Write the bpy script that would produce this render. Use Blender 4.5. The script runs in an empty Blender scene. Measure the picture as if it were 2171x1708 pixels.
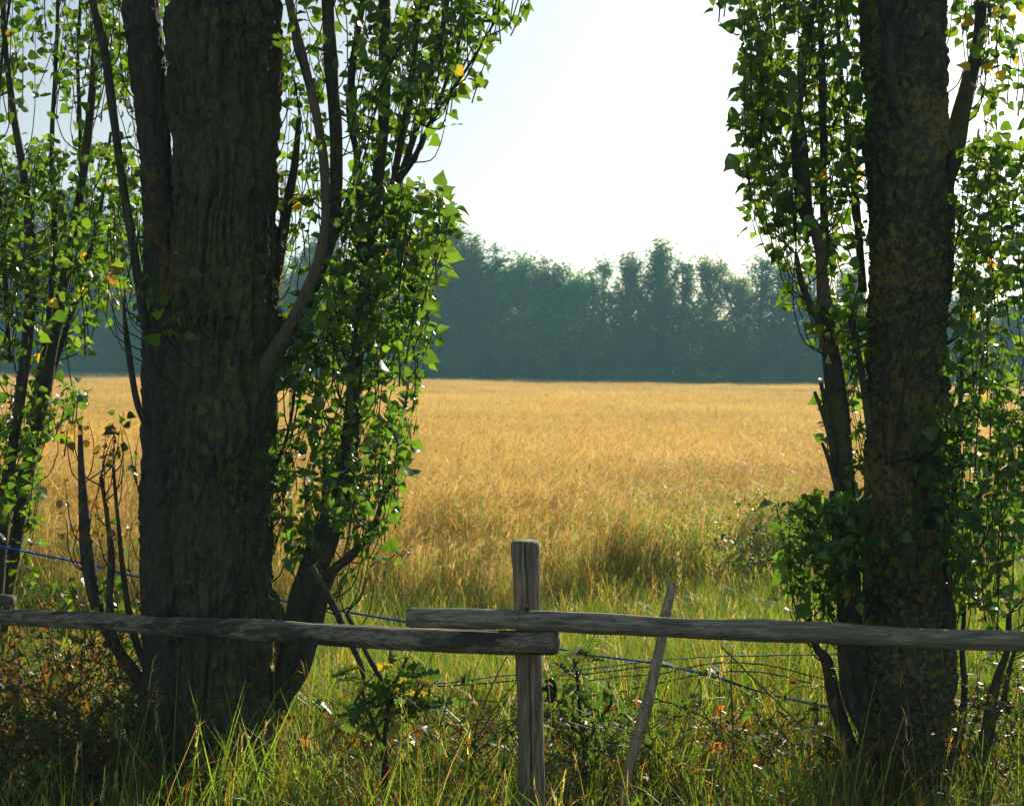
import bpy, math, random
import numpy as np
from mathutils import Vector, Matrix

R = math.radians
SC = bpy.context.scene
COL = SC.collection
rng = np.random.default_rng(11)
random.seed(5)

# ------------------------------------------------------------------ camera, sky, sun, exposure
FPX = 3015.0                     # focal length in measuring units (picture width = 2171)
CAM = np.array((0.0, 0.0, 1.75))
PITCH = math.atan(76 / FPX)
cd = bpy.data.cameras.new('camera')
cam = bpy.data.objects.new('camera', cd); COL.objects.link(cam)
cam.location = CAM; cam.rotation_euler = (R(90) - PITCH, 0, 0)
cd.sensor_width = 36; cd.lens = 36 * FPX / 2171
cd.clip_start = 0.05; cd.clip_end = 3000
cd.dof.use_dof = True; cd.dof.focus_distance = 5.0; cd.dof.aperture_fstop = 8.0
SC.camera = cam

SUN_AZ, SUN_EL = R(24), R(22.5)
sdir = Vector((math.sin(SUN_AZ) * math.cos(SUN_EL), math.cos(SUN_AZ) * math.cos(SUN_EL), math.sin(SUN_EL)))
w = bpy.data.worlds.new('World'); SC.world = w; w.use_nodes = True
nt = w.node_tree; nt.nodes.clear()
sky = nt.nodes.new('ShaderNodeTexSky'); sky.sky_type = 'NISHITA'; sky.sun_disc = False
sky.sun_elevation = SUN_EL; sky.sun_rotation = SUN_AZ
sky.air_density = 1.0; sky.dust_density = 0.7; sky.ozone_density = 1.0
bg = nt.nodes.new('ShaderNodeBackground'); bg.inputs[1].default_value = 0.077
wo = nt.nodes.new('ShaderNodeOutputWorld')
tc = nt.nodes.new('ShaderNodeTexCoord')
mp = nt.nodes.new('ShaderNodeMapping'); mp.inputs['Scale'].default_value = (1.0, 1.0, 2.6)
ns = nt.nodes.new('ShaderNodeTexNoise'); ns.inputs['Scale'].default_value = 2.3; ns.inputs['Detail'].default_value = 6; ns.inputs['Roughness'].default_value = .55
cr = nt.nodes.new('ShaderNodeValToRGB'); cr.color_ramp.elements[0].position = .40; cr.color_ramp.elements[1].position = .66
mx = nt.nodes.new('ShaderNodeMix'); mx.data_type = 'RGBA'
bw = nt.nodes.new('ShaderNodeRGBToBW'); nt.links.new(sky.outputs[0], bw.inputs[0])          # thin clouds: the light of the sky behind them, whitened
vm = nt.nodes.new('ShaderNodeVectorMath'); vm.operation = 'SCALE'; vm.inputs[0].default_value = (.98, 1.06, 1.10); nt.links.new(bw.outputs[0], vm.inputs['Scale'])
nt.links.new(vm.outputs[0], mx.inputs[7])
nt.links.new(tc.outputs['Generated'], mp.inputs[0]); nt.links.new(mp.outputs[0], ns.inputs['Vector'])
nt.links.new(ns.outputs['Fac'], cr.inputs[0]); nt.links.new(cr.outputs[0], mx.inputs[0])
nt.links.new(sky.outputs[0], mx.inputs[6]); nt.links.new(mx.outputs[2], bg.inputs[0]); nt.links.new(bg.outputs[0], wo.inputs[0])

sl = bpy.data.lights.new('sun', 'SUN'); sl.energy = 4.6; sl.angle = R(0.6); sl.color = (1.0, .91, .77)
so = bpy.data.objects.new('sun', sl); COL.objects.link(so)
so.location = (20, 40, 30); so.rotation_euler = sdir.to_track_quat('Z', 'Y').to_euler()

vs = SC.view_settings
vs.view_transform = 'Standard'; vs.look = 'None'; vs.gamma = 1; vs.use_curve_mapping = False; vs.exposure = 0.72
SC.cycles.use_denoising = True
SC.cycles.max_bounces = 8; SC.cycles.transparent_max_bounces = 4; SC.cycles.volume_bounces = 0
SC.cycles.diffuse_bounces = 3; SC.cycles.transmission_bounces = 4; SC.cycles.glossy_bounces = 2
SC.cycles.caustics_reflective = False; SC.cycles.caustics_refractive = False
SC.cycles.sample_clamp_indirect = 6

# ------------------------------------------------------------------ helpers
def P(x, y, Y):
    """measured picture point -> world point at distance Y"""
    u = (x - 1085.5) / FPX; v = -(y - 854) / FPX
    d = np.array((u, math.cos(PITCH) + v * math.sin(PITCH), -math.sin(PITCH) + v * math.cos(PITCH)))
    return CAM + d * (Y / d[1])
def S(px, Y): return px / FPX * Y

def _hash(i, j, k, seed):
    h = (i * 374761393 + j * 668265263 + k * 2147483647 + seed * 1274126177) & 0xFFFFFFFF
    h = ((h ^ (h >> 13)) * 1274126177) & 0xFFFFFFFF
    h = (h ^ (h >> 16)) & 0xFFFFFFFF
    return h / 4294967295.0
def vnoise(p, seed=0):
    p = np.asarray(p, float); i = np.floor(p).astype(np.int64); f = p - i; f = f * f * (3 - 2 * f)
    out = 0
    for a in (0, 1):
        for b in (0, 1):
            for c in (0, 1):
                wgt = (f[..., 0] if a else 1 - f[..., 0]) * (f[..., 1] if b else 1 - f[..., 1]) * (f[..., 2] if c else 1 - f[..., 2])
                out = out + wgt * _hash(i[..., 0] + a, i[..., 1] + b, i[..., 2] + c, seed)
    return out
def fbm(p, seed=0, o=3):
    p = np.asarray(p, float); t = 0; a = .5; s = 0
    for k in range(o):
        t = t + a * vnoise(p * 2 ** k, seed + k); s += a; a *= .5
    return t / s

def ground(x, y):
    x = np.asarray(x, float); y = np.asarray(y, float)
    q = np.stack((x * .7, y * .7, x * 0), -1)
    return -0.012 * np.clip(x, -120, 120) + (vnoise(q, 3) - .5) * .07

def mesh(name, V, F, col=None, smooth=False):
    """V (n,3); F list of int arrays (m,3) or (m,4); col (n,3) vertex colours"""
    me = bpy.data.meshes.new(name)
    V = np.ascontiguousarray(V, np.float32)
    F = [np.asarray(f, np.int32) for f in F if len(f)]
    me.vertices.add(len(V)); me.vertices.foreach_set('co', V.ravel())
    nl = sum(f.size for f in F); npoly = sum(len(f) for f in F)
    me.loops.add(nl); me.loops.foreach_set('vertex_index', np.concatenate([f.ravel() for f in F]))
    me.polygons.add(npoly)
    tot = np.concatenate([np.full(len(f), f.shape[1], np.int32) for f in F])
    me.polygons.foreach_set('loop_start', np.concatenate(([0], np.cumsum(tot)[:-1])).astype(np.int32))
    me.polygons.foreach_set('loop_total', tot)
    if smooth: me.polygons.foreach_set('use_smooth', np.ones(npoly, bool))
    me.update(calc_edges=True); me.validate()
    if col is not None:
        a = me.attributes.new('Col', 'FLOAT_COLOR', 'POINT')
        c = np.ones((len(V), 4), np.float32); c[:, :3] = col
        a.data.foreach_set('color', c.ravel())
    return me
def obj(name, me, mat=None, parent=None, kind=None):
    o = bpy.data.objects.new(name, me); COL.objects.link(o)
    if mat is not None and not len(me.materials): me.materials.append(mat)
    if parent is not None: o.parent = parent
    if kind: o['kind'] = kind
    return o
def tag(o, label, cat, group=None, kind=None):
    o['label'] = label; o['category'] = cat
    if group: o['group'] = group
    if kind: o['kind'] = kind
    return o
def empty(name, loc=(0, 0, 0)):
    o = bpy.data.objects.new(name, None); COL.objects.link(o); o.location = loc; o.empty_display_size = .1
    return o
class Geo:
    def __init__(s): s.V = []; s.Q = []; s.T = []; s.C = []; s.n = 0
    def add(s, V, quads=None, tris=None, col=None):
        V = np.asarray(V, float).reshape(-1, 3)
        if quads is not None and len(quads): s.Q.append(np.asarray(quads) + s.n)
        if tris is not None and len(tris): s.T.append(np.asarray(tris) + s.n)
        s.V.append(V)
        if col is None: col = (1, 1, 1)
        s.C.append(np.broadcast_to(np.asarray(col, float), V.shape))
        s.n += len(V)
    def mesh(s, name, smooth=False):
        F = []
        if s.Q: F.append(np.concatenate(s.Q))
        if s.T: F.append(np.concatenate(s.T))
        return mesh(name, np.concatenate(s.V), F, np.concatenate(s.C), smooth)

def spline(pts, n):
    """Catmull-Rom through pts (k, d) -> (n, d)"""
    p = np.asarray(pts, float); k = len(p)
    if k == 2: return p[0] + (p[1] - p[0]) * np.linspace(0, 1, n)[:, None]
    q = np.vstack((2 * p[0] - p[1], p, 2 * p[-1] - p[-2]))
    seg = np.r_[0, np.cumsum(np.linalg.norm(np.diff(p[:, :3], axis=0), axis=1) + 1e-9)]
    t = np.linspace(0, seg[-1], n); i = np.clip(np.searchsorted(seg, t, 'right') - 1, 0, k - 2)
    u = ((t - seg[i]) / (seg[i + 1] - seg[i]))[:, None]
    a, b, c, d = q[i], q[i + 1], q[i + 2], q[i + 3]
    return .5 * (2 * b + (c - a) * u + (2 * a - 5 * b + 4 * c - d) * u ** 2 + (3 * b - a - 3 * c + d) * u ** 3)
def frames(c):
    t = np.gradient(c, axis=0); t /= np.linalg.norm(t, axis=1)[:, None] + 1e-12
    n = np.zeros_like(t); ref = np.array((0, -1, 0.)) if abs(t[0][1]) < .9 else np.array((1., 0, 0))
    v = ref - t[0] * ref.dot(t[0]); n[0] = v / np.linalg.norm(v)
    for i in range(1, len(t)):
        v = n[i - 1] - t[i] * n[i - 1].dot(t[i]); n[i] = v / np.linalg.norm(v)
    return t, n, np.cross(t, n)
def tube(c, r, seg=10, disp=None, cap=True):
    """tube round centre line c (n,3), radii r (n,), disp(points, normals, s, ang)->offset"""
    c = np.asarray(c, float); n = len(c); r = np.broadcast_to(np.asarray(r, float), (n,))
    t, a, b = frames(c)
    th = np.linspace(0, 2 * math.pi, seg, endpoint=False)
    N = a[:, None, :] * np.cos(th)[None, :, None] + b[:, None, :] * np.sin(th)[None, :, None]
    V = c[:, None, :] + N * r[:, None, None]
    if disp is not None:
        s = np.r_[0, np.cumsum(np.linalg.norm(np.diff(c, axis=0), axis=1))]
        V = V + N * disp(V, N, s[:, None] + 0 * th[None], th[None] + 0 * s[:, None])[..., None]
    V = V.reshape(-1, 3)
    i = np.arange(n - 1)[:, None]; j = np.arange(seg)[None]; j2 = (j + 1) % seg
    Q = np.stack((i * seg + j, i * seg + j2, (i + 1) * seg + j2, (i + 1) * seg + j), -1).reshape(-1, 4)
    T = []
    if cap:
        for e, ring in ((0, 0), (n - 1, (n - 1) * seg)):
            V = np.vstack((V, c[e])); ci = len(V) - 1
            k = np.arange(seg); k2 = (k + 1) % seg
            T.append(np.stack((np.full(seg, ci), ring + k2, ring + k) if e == 0 else (np.full(seg, ci), ring + k, ring + k2), -1))
        T = np.concatenate(T)
    return V, Q, T

# ------------------------------------------------------------------ materials
def mat(name):
    m = bpy.data.materials.new(name); m.use_nodes = True; m.node_tree.nodes.clear()
    return m, m.node_tree.nodes, m.node_tree.links
def nd(N, t, **k):
    n = N.new(t)
    for a, b in k.items():
        if a.startswith('_'): n.inputs[a[1:].replace('_', ' ')].default_value = b
        else: setattr(n, a, b)
    return n
def ramp(N, *st):
    n = N.new('ShaderNodeValToRGB'); e = n.color_ramp.elements
    while len(e) < len(st): e.new(.5)
    for k, (p, c) in enumerate(st):
        e[k].position = p; e[k].color = (*c, 1) if len(c) == 3 else c
    return n
def noise(N, L, vec, scale, detail=4, rough=.55):
    n = nd(N, 'ShaderNodeTexNoise', _Scale=scale, _Detail=detail, _Roughness=rough)
    L.new(vec, n.inputs['Vector']); return n
def mapping(N, L, src, scale=(1, 1, 1), rot=(0, 0, 0)):
    m = nd(N, 'ShaderNodeMapping'); m.inputs['Scale'].default_value = scale; m.inputs['Rotation'].default_value = rot
    L.new(src, m.inputs[0]); return m.outputs[0]
def mixc(N, L, f, a, b, mode='MIX'):
    m = nd(N, 'ShaderNodeMix', data_type='RGBA', blend_type=mode)
    for s, v in ((0, f), (6, a), (7, b)):
        if hasattr(v, 'node'): L.new(v, m.inputs[s])
        else: m.inputs[s].default_value = v if not isinstance(v, tuple) or len(v) == 4 else (*v, 1)
    return m.outputs[2]

def leafy(name, trans=.45, tcol=(1.5, 1.5, .8), rough=.4, spec=.4, vary=.25, vscale=.6):
    """thin leaf or blade: vertex colour, gloss and light shining through"""
    m, N, L = mat(name)
    at = nd(N, 'ShaderNodeAttribute', attribute_name='Col')
    geo = nd(N, 'ShaderNodeNewGeometry')
    n1 = noise(N, L, geo.outputs['Position'], vscale, 3)
    rp = ramp(N, (.25, (1 - vary,) * 3), (.75, (1 + vary,) * 3)); L.new(n1.outputs['Fac'], rp.inputs[0])
    c = mixc(N, L, 1.0, at.outputs['Color'], rp.outputs[0], 'MULTIPLY')
    pb = nd(N, 'ShaderNodeBsdfPrincipled', _Roughness=rough); pb.inputs['Specular IOR Level'].default_value = spec
    L.new(c, pb.inputs['Base Color'])
    tr = nd(N, 'ShaderNodeBsdfTranslucent')
    L.new(mixc(N, L, 1.0, c, (*tcol, 1), 'MULTIPLY'), tr.inputs['Color'])
    ms = nd(N, 'ShaderNodeMixShader'); ms.inputs[0].default_value = trans
    L.new(pb.outputs[0], ms.inputs[1]); L.new(tr.outputs[0], ms.inputs[2])
    o = nd(N, 'ShaderNodeOutputMaterial'); L.new(ms.outputs[0], o.inputs[0])
    return m
M_LEAF = leafy('poplar_leaf', .48, (3.3, 2.9, .8), .27, .55, .35, 5)
M_OAK = leafy('oak_leaf', .45, (2.4, 2.2, 1.0), .4, .4, .15, 4)
M_GRASS = leafy('grass_blade', .48, (2.2, 2.0, .7), .42, .35, .4, 1.3)
M_BARLEY = leafy('barley_straw', .55, (1.75, 1.65, 1.25), .48, .35, .24, .16)
M_FAR = leafy('far_leaf', .5, (2.2, 2.1, .9), .5, .3, .45, .16)

def bark(name, base, dark, lichen, amt, lichen2=None, amt2=0, moss=None, moss_z=0, vs_=7., lscale=9.):
    m, N, L = mat(name)
    geo = nd(N, 'ShaderNodeNewGeometry'); pos = geo.outputs['Position']
    st = mapping(N, L, pos, (1, 1, .28))
    n1 = noise(N, L, st, vs_ * 7, 7, .75); n2 = noise(N, L, pos, 3.2, 4)
    c = mixc(N, L, ramp_out(N, L, n1, .42, .60), (*dark, 1), (*base, 1))
    c = mixc(N, L, ramp_out(N, L, n2, .35, .75), c, (base[0] * .75, base[1] * .85, base[2] * .75, 1))
    n3 = noise(N, L, pos, lscale, 6, .68); n5 = noise(N, L, pos, 1.7, 2)
    ad = nd(N, 'ShaderNodeMath', operation='MULTIPLY_ADD'); L.new(n5.outputs['Fac'], ad.inputs[0]); ad.inputs[1].default_value = .55; L.new(n3.outputs['Fac'], ad.inputs[2])
    e = ramp(N, (.80 - amt, (0, 0, 0)), (.84 - amt, (1, 1, 1))); L.new(ad.outputs[0], e.inputs[0])
    n4 = noise(N, L, pos, 60, 3)
    lc = mixc(N, L, n4.outputs['Fac'], (lichen[0] * .6, lichen[1] * .6, lichen[2] * .6, 1), (lichen[0] * 1.4, lichen[1] * 1.4, lichen[2] * 1.4, 1))
    c = mixc(N, L, e.outputs[0], c, lc)
    if lichen2:
        n6 = noise(N, L, mapping(N, L, pos, (1, 1, .6)), lscale * 1.3, 6, .7)
        e2 = ramp(N, (.66 - amt2, (0, 0, 0)), (.69 - amt2, (1, 1, 1))); L.new(n6.outputs['Fac'], e2.inputs[0])
        c = mixc(N, L, e2.outputs[0], c, (*lichen2, 1))
    pb = nd(N, 'ShaderNodeBsdfPrincipled', _Roughness=.92); pb.inputs['Specular IOR Level'].default_value = .15
    L.new(c, pb.inputs['Base Color'])
    nb = noise(N, L, st, vs_ * 14, 5, .7); nb2 = noise(N, L, pos, 90, 4, .7)
    sm = nd(N, 'ShaderNodeMath', operation='ADD'); L.new(nb.outputs['Fac'], sm.inputs[0]); L.new(nb2.outputs['Fac'], sm.inputs[1])
    bp = nd(N, 'ShaderNodeBump', _Strength=1.0, _Distance=.016); L.new(sm.outputs[0], bp.inputs['Height']); L.new(bp.outputs[0], pb.inputs['Normal'])
    o = nd(N, 'ShaderNodeOutputMaterial'); L.new(pb.outputs[0], o.inputs[0])
    return m
def ramp_out(N, L, n, a, b):
    r = ramp(N, (a, (0, 0, 0)), (b, (1, 1, 1))); L.new(n.outputs['Fac'], r.inputs[0]); return r.outputs[0]
M_BARKL = bark('bark_furrowed', (.185, .155, .10), (.045, .038, .028), (.19, .165, .055), -.01, (.27, .28, .20), .01, lscale=24)
M_BARKB = bark('bark_orange_lichen', (.16, .13, .095), (.06, .05, .038), (.26, .155, .05), -.045, (.15, .15, .12), -.03)
M_BARKR = bark('bark_lichen_spotted', (.185, .16, .115), (.05, .044, .034), (.31, .25, .065), .02, (.27, .29, .22), .03, lscale=32)
M_BRANCH = bark('bark_branch', (.155, .13, .095), (.06, .05, .038), (.17, .15, .06), -.03)
M_DEAD = bark('dead_branch', (.30, .225, .16), (.14, .105, .075), (.24, .19, .11), -.08)
M_TWIG = bark('twig', (.11, .075, .05), (.06, .042, .03), (.11, .09, .055), -.1)

def wood(name, axis, base, dark, green=.0):
    m, N, L = mat(name)
    geo = nd(N, 'ShaderNodeNewGeometry'); pos = geo.outputs['Position']
    sc = (3.0, 34, 34) if axis == 'x' else (34, 34, 3.0)
    st = mapping(N, L, pos, sc); n1 = noise(N, L, st, 2.2, 6, .65)
    sc2 = (1.3, 9, 9) if axis == 'x' else (9, 9, 1.3)
    n2 = noise(N, L, mapping(N, L, pos, sc2), 1.6, 5, .6)
    nf = noise(N, L, mapping(N, L, pos, (9, 110, 110) if axis == 'x' else (110, 110, 9)), 1.6, 4, .7)
    c = mixc(N, L, ramp_out(N, L, n1, .40, .62), (*[v * .38 for v in base], 1), (*[v * 1.15 for v in base], 1))
    c = mixc(N, L, ramp_out(N, L, nf, .50, .72), c, (*[v * .3 for v in base], 1))
    c = mixc(N, L, ramp_out(N, L, n2, .50, .58), c, (*dark, 1))
    n3 = noise(N, L, pos, 5, 4)
    g = nd(N, 'ShaderNodeMath', operation='MULTIPLY'); L.new(ramp_out(N, L, n3, .5, .7), g.inputs[0]); g.inputs[1].default_value = green
    c = mixc(N, L, g.outputs[0], c, (.10, .14, .06, 1))
    pb = nd(N, 'ShaderNodeBsdfPrincipled', _Roughness=.75); pb.inputs['Specular IOR Level'].default_value = .3
    L.new(c, pb.inputs['Base Color'])
    bp = nd(N, 'ShaderNodeBump', _Strength=1.0, _Distance=.006); L.new(n1.outputs['Fac'], bp.inputs['Height']); L.new(bp.outputs[0], pb.inputs['Normal'])
    o = nd(N, 'ShaderNodeOutputMaterial'); L.new(pb.outputs[0], o.inputs[0])
    return m
M_POST = wood('weathered_post', 'z', (.35, .28, .195), (.19, .15, .105), .25)
M_RAILL = wood('stained_rail', 'x', (.33, .265, .195), (.06, .048, .038), .25)
M_RAILR = wood('weathered_rail', 'x', (.40, .335, .245), (.19, .155, .115), .4)
M_STAKE = wood('grey_stake', 'z', (.56, .43, .29), (.38, .28, .19), .05)
def plain(name, c, rough=.6, metal=0, spec=.4, bump=0):
    m, N, L = mat(name)
    geo = nd(N, 'ShaderNodeNewGeometry')
    n = noise(N, L, geo.outputs['Position'], 40, 4)
    pb = nd(N, 'ShaderNodeBsdfPrincipled', _Roughness=rough, _Metallic=metal); pb.inputs['Specular IOR Level'].default_value = spec
    L.new(mixc(N, L, n.outputs['Fac'], (*[v * .7 for v in c], 1), (*[v * 1.3 for v in c], 1)), pb.inputs['Base Color'])
    o = nd(N, 'ShaderNodeOutputMaterial'); L.new(pb.outputs[0], o.inputs[0])
    return m
M_BLUE = plain('blue_twine', (.02, .09, .60), .9, 0, .1)
M_GREENW = plain('green_coated_wire', (.13, .30, .27), .8, 0, .2)
M_RUST = plain('rusty_wire', (.045, .035, .03), .85, .0, .15)
M_BLACK = plain('black_plastic', (.012, .012, .012), .22)
M_NAIL = plain('nail_head', (.45, .38, .22), .4, .8)
M_END = plain('end_grain', (.16, .12, .08), .85)
def soil(name, a, b, s):
    m, N, L = mat(name)
    geo = nd(N, 'ShaderNodeNewGeometry')
    n = noise(N, L, geo.outputs['Position'], s, 8, .7)
    pb = nd(N, 'ShaderNodeBsdfPrincipled', _Roughness=.95); pb.inputs['Specular IOR Level'].default_value = .1
    L.new(mixc(N, L, ramp_out(N, L, n, .3, .7), (*a, 1), (*b, 1)), pb.inputs['Base Color'])
    o = nd(N, 'ShaderNodeOutputMaterial'); L.new(pb.outputs[0], o.inputs[0])
    return m
M_SOIL = soil('verge_soil', (.035, .03, .015), (.09, .08, .035), 6)
M_FIELD = soil('field_soil', (.14, .095, .04), (.26, .17, .065), 5)

# ------------------------------------------------------------------ terrain
def sheet(name, xs, ys, dz, m):
    X, Y = np.meshgrid(xs, ys); Z = ground(X, Y) + dz
    V = np.stack((X, Y, Z), -1).reshape(-1, 3); a, b = len(xs), len(ys)
    i = np.arange(b - 1)[:, None] * a + np.arange(a - 1)[None]
    Q = np.stack((i, i + 1, i + 1 + a, i + a), -1).reshape(-1, 4)
    return obj(name, mesh(name, V, [Q], smooth=True), m, kind='structure')
g1 = np.r_[-250, -180, -120, np.linspace(-90, -12, 40), np.linspace(-11, 11, 60), np.linspace(12, 90, 40), 120, 180, 250]
sheet('ground', g1, np.r_[-250, -120, -50, np.linspace(-20, -2, 12), np.linspace(-1, 14, 60), np.linspace(15, 130, 60), 180, 250], 0, M_SOIL)
def edge_y(x):            # front edge of the barley field
    x = np.asarray(x, float)
    return 9.9 + np.interp(x, [-8, -2, 0.2, 0.9, 2.2, 4, 9], [-.5, -.3, 0, 1.2, 2.7, 3.2, 3.4])
FAR0 = 101.0
def far_y(x): return FAR0 - 0.10 * np.asarray(x, float)
xs = np.linspace(-75, 75, 151); rows = []
ts = np.r_[np.linspace(0, .1, 12), np.linspace(.12, 1, 40)]
X = np.tile(xs, (len(ts), 1)); Yf = (edge_y(xs) + .3)[None] * (1 - ts[:, None]) + (far_y(xs) + 1.5)[None] * ts[:, None]
V = np.stack((X, Yf, ground(X, Yf) + .03), -1).reshape(-1, 3)
i = np.arange(len(ts) - 1)[:, None] * 151 + np.arange(150)[None]
obj('field', mesh('field', V, [np.stack((i, i + 1, i + 152, i + 151), -1).reshape(-1, 4)], smooth=True), M_FIELD, kind='structure')

# ------------------------------------------------------------------ scattered stuff (barley, grass)
def strips(g, base, dirs, L, W, bend, col, nseg=3, tip=.15, az=None):
    """many bent tapering blades at once; base (n,3) dirs (n,3) unit, L (n,), W (n,), bend (n,3) added ~ t^2"""
    n = len(base)
    if az is None: az = rng.uniform(0, 2 * math.pi, n)
    side = np.stack((np.cos(az), np.sin(az), 0 * az), -1)
    t = np.linspace(0, 1, nseg + 1)
    c = base[:, None] + dirs[:, None] * (L[:, None] * t)[..., None] + bend[:, None] * (t ** 2)[None, :, None]
    wt = (1 - (1 - tip) * t ** 1.5)
    off = side[:, None] * (W[:, None] * .5 * wt)[..., None]
    V = np.stack((c - off, c + off), 2)             # n, k, 2, 3
    k = nseg + 1
    b = (np.arange(n) * k * 2)[:, None] + (np.arange(nseg) * 2)[None]
    Q = np.stack((b, b + 1, b + 3, b + 2), -1).reshape(-1, 4)
    C = np.repeat(col, k * 2, 0)
    g.add(V.reshape(-1, 3), Q, None, C)
    return c[:, -1]

GOLD = np.array((.48, .318, .088)); GOLD2 = np.array((.52, .385, .155)); ORNG = np.array((.56, .27, .05)); GRN = np.array((.20, .30, .045)); STRAW = np.array((.52, .41, .22))
def unit(v): return v / (np.linalg.norm(v, axis=-1, keepdims=True) + 1e-12)
def barley_patch(seed, size, n, ws, nawn, green, leaves):
    global rng
    rng = np.random.default_rng(seed); g = Geo()
    b = np.stack((rng.uniform(-.5, .5, n) * size, rng.uniform(-.5, .5, n) * size, np.zeros(n)), -1)
    h = rng.normal(.70, .055, n)
    d = unit(np.stack((rng.normal(.05, .10, n), rng.normal(0, .10, n), np.ones(n)), -1))
    isg = rng.random(n) < green
    c = np.where(rng.random((n, 1)) < .5, GOLD, GOLD2) * rng.uniform(.75, 1.15, (n, 1))
    c = np.where(isg[:, None], GRN * rng.uniform(.8, 1.5, (n, 1)), c)
    bend = np.stack((rng.normal(.03, .04, n), rng.normal(-.01, .04, n), -.01 * np.ones(n)), -1)
    top = strips(g, b, d, h, np.full(n, .0035 * ws), bend, c, 3, .7)
    ce = np.where(rng.random((n, 1)) < .5, GOLD, GOLD2) * rng.uniform(.8, 1.2, (n, 1))
    ce = np.where((isg & (rng.random(n) < .3))[:, None], GRN * 1.8, ce)
    az = rng.normal(.2, 1.3, n); el = rng.normal(.35, .45, n)
    ed = np.stack((np.cos(az) * np.cos(el), np.sin(az) * np.cos(el), np.sin(el)), -1)
    el_ = rng.uniform(.06, .09, n)
    bend = np.stack((0 * el_, 0 * el_, -.02 * np.ones(n)), -1)
    tip = strips(g, top, ed, el_, np.full(n, .011 * ws), bend, ce * .85, 2, .4)
    for k in range(nawn):
        s = rng.uniform(.0, 1, n)[:, None]
        ad = unit(ed + rng.normal(0, .16, (n, 3)) + np.array((0, 0, -.08)))
        strips(g, top + (tip - top) * s, ad, rng.uniform(.09, .15, n), np.full(n, .0022 * ws), np.zeros((n, 3)), ce * 1.08, 1, .1)
    m = int(n * leaves)
    if m:
        pick = rng.integers(0, n, m); t = rng.uniform(.15, .75, m)
        lb = b[pick] + d[pick] * (h[pick] * t)[:, None]
        a2 = rng.uniform(0, 6.28, m); ld = unit(np.stack((np.cos(a2) * .5, np.sin(a2) * .5, np.ones(m)), -1))
        u = rng.random((m, 1))
        lc = np.where(u < .30 + .5 * green, GRN * rng.uniform(.8, 1.7, (m, 1)), np.where(u < .75, ORNG * rng.uniform(.7, 1.5, (m, 1)), STRAW))
        L_ = rng.uniform(.12, .26, m)
        strips(g, lb, ld, L_, rng.uniform(.006, .011, m) * ws, np.stack((np.cos(a2) * .08, np.sin(a2) * .08, -rng.uniform(.02, .16, m)), -1), lc, 3, .08)
    return g.mesh('barley_patch')

def grass_patch(seed, size, n, hm, dry, seedheads=6, ws=1.0, flop=.16):
    global rng
    rng = np.random.default_rng(seed); g = Geo()
    b = np.stack((rng.uniform(-.5, .5, n) * size, rng.uniform(-.5, .5, n) * size, np.full(n, -.02)), -1)
    h = np.clip(rng.normal(hm, hm * .35, n), .06, None)
    a = rng.uniform(0, 6.28, n)
    d = unit(np.stack((rng.normal(.0, .28, n), rng.normal(0, .28, n), np.ones(n)), -1))
    u = rng.random((n, 1)); dk = .6 if dry > .6 else .85
    c = np.where(u < dry, np.where(rng.random((n, 1)) < .35, ORNG * dk, STRAW * .8 * dk), np.array((.082, .160, .028)) * rng.uniform(.45, 1.7, (n, 1)) + rng.uniform(0, .06, (n, 1)) * np.array((1, .5, 0)))
    fl = np.abs(rng.normal(0, flop, n))
    bend = np.stack((np.cos(a) * fl, np.sin(a) * fl, -fl * rng.uniform(.3, 1.0, n)), -1)
    strips(g, b, d, h, rng.uniform(.003, .0075, n) * ws, bend, c, 4, .08)
    m = seedheads
    if m:
        b = np.stack((rng.uniform(-.5, .5, m) * size, rng.uniform(-.5, .5, m) * size, np.zeros(m)), -1)
        hh = rng.uniform(1.2, 1.9, m) * hm; d = unit(np.stack((rng.normal(0, .2, m), rng.normal(0, .2, m), np.ones(m)), -1))
        bend = np.stack((rng.normal(0, .1, m), rng.normal(0, .1, m), -.04 * np.ones(m)), -1)
        cc = STRAW * rng.uniform(.5, .9, (m, 1))
        top = strips(g, b, d, hh, np.full(m, .0025), bend, cc, 4, .6)
        for k in range(9):
            dd = unit(d + rng.normal(0, .3, (m, 3)))
            strips(g, top - d * (k * .012), dd, np.full(m, .03), np.full(m, .005), np.zeros((m, 3)), cc * 1.15, 1, .2)
    return g.mesh('grass_patch')

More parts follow.
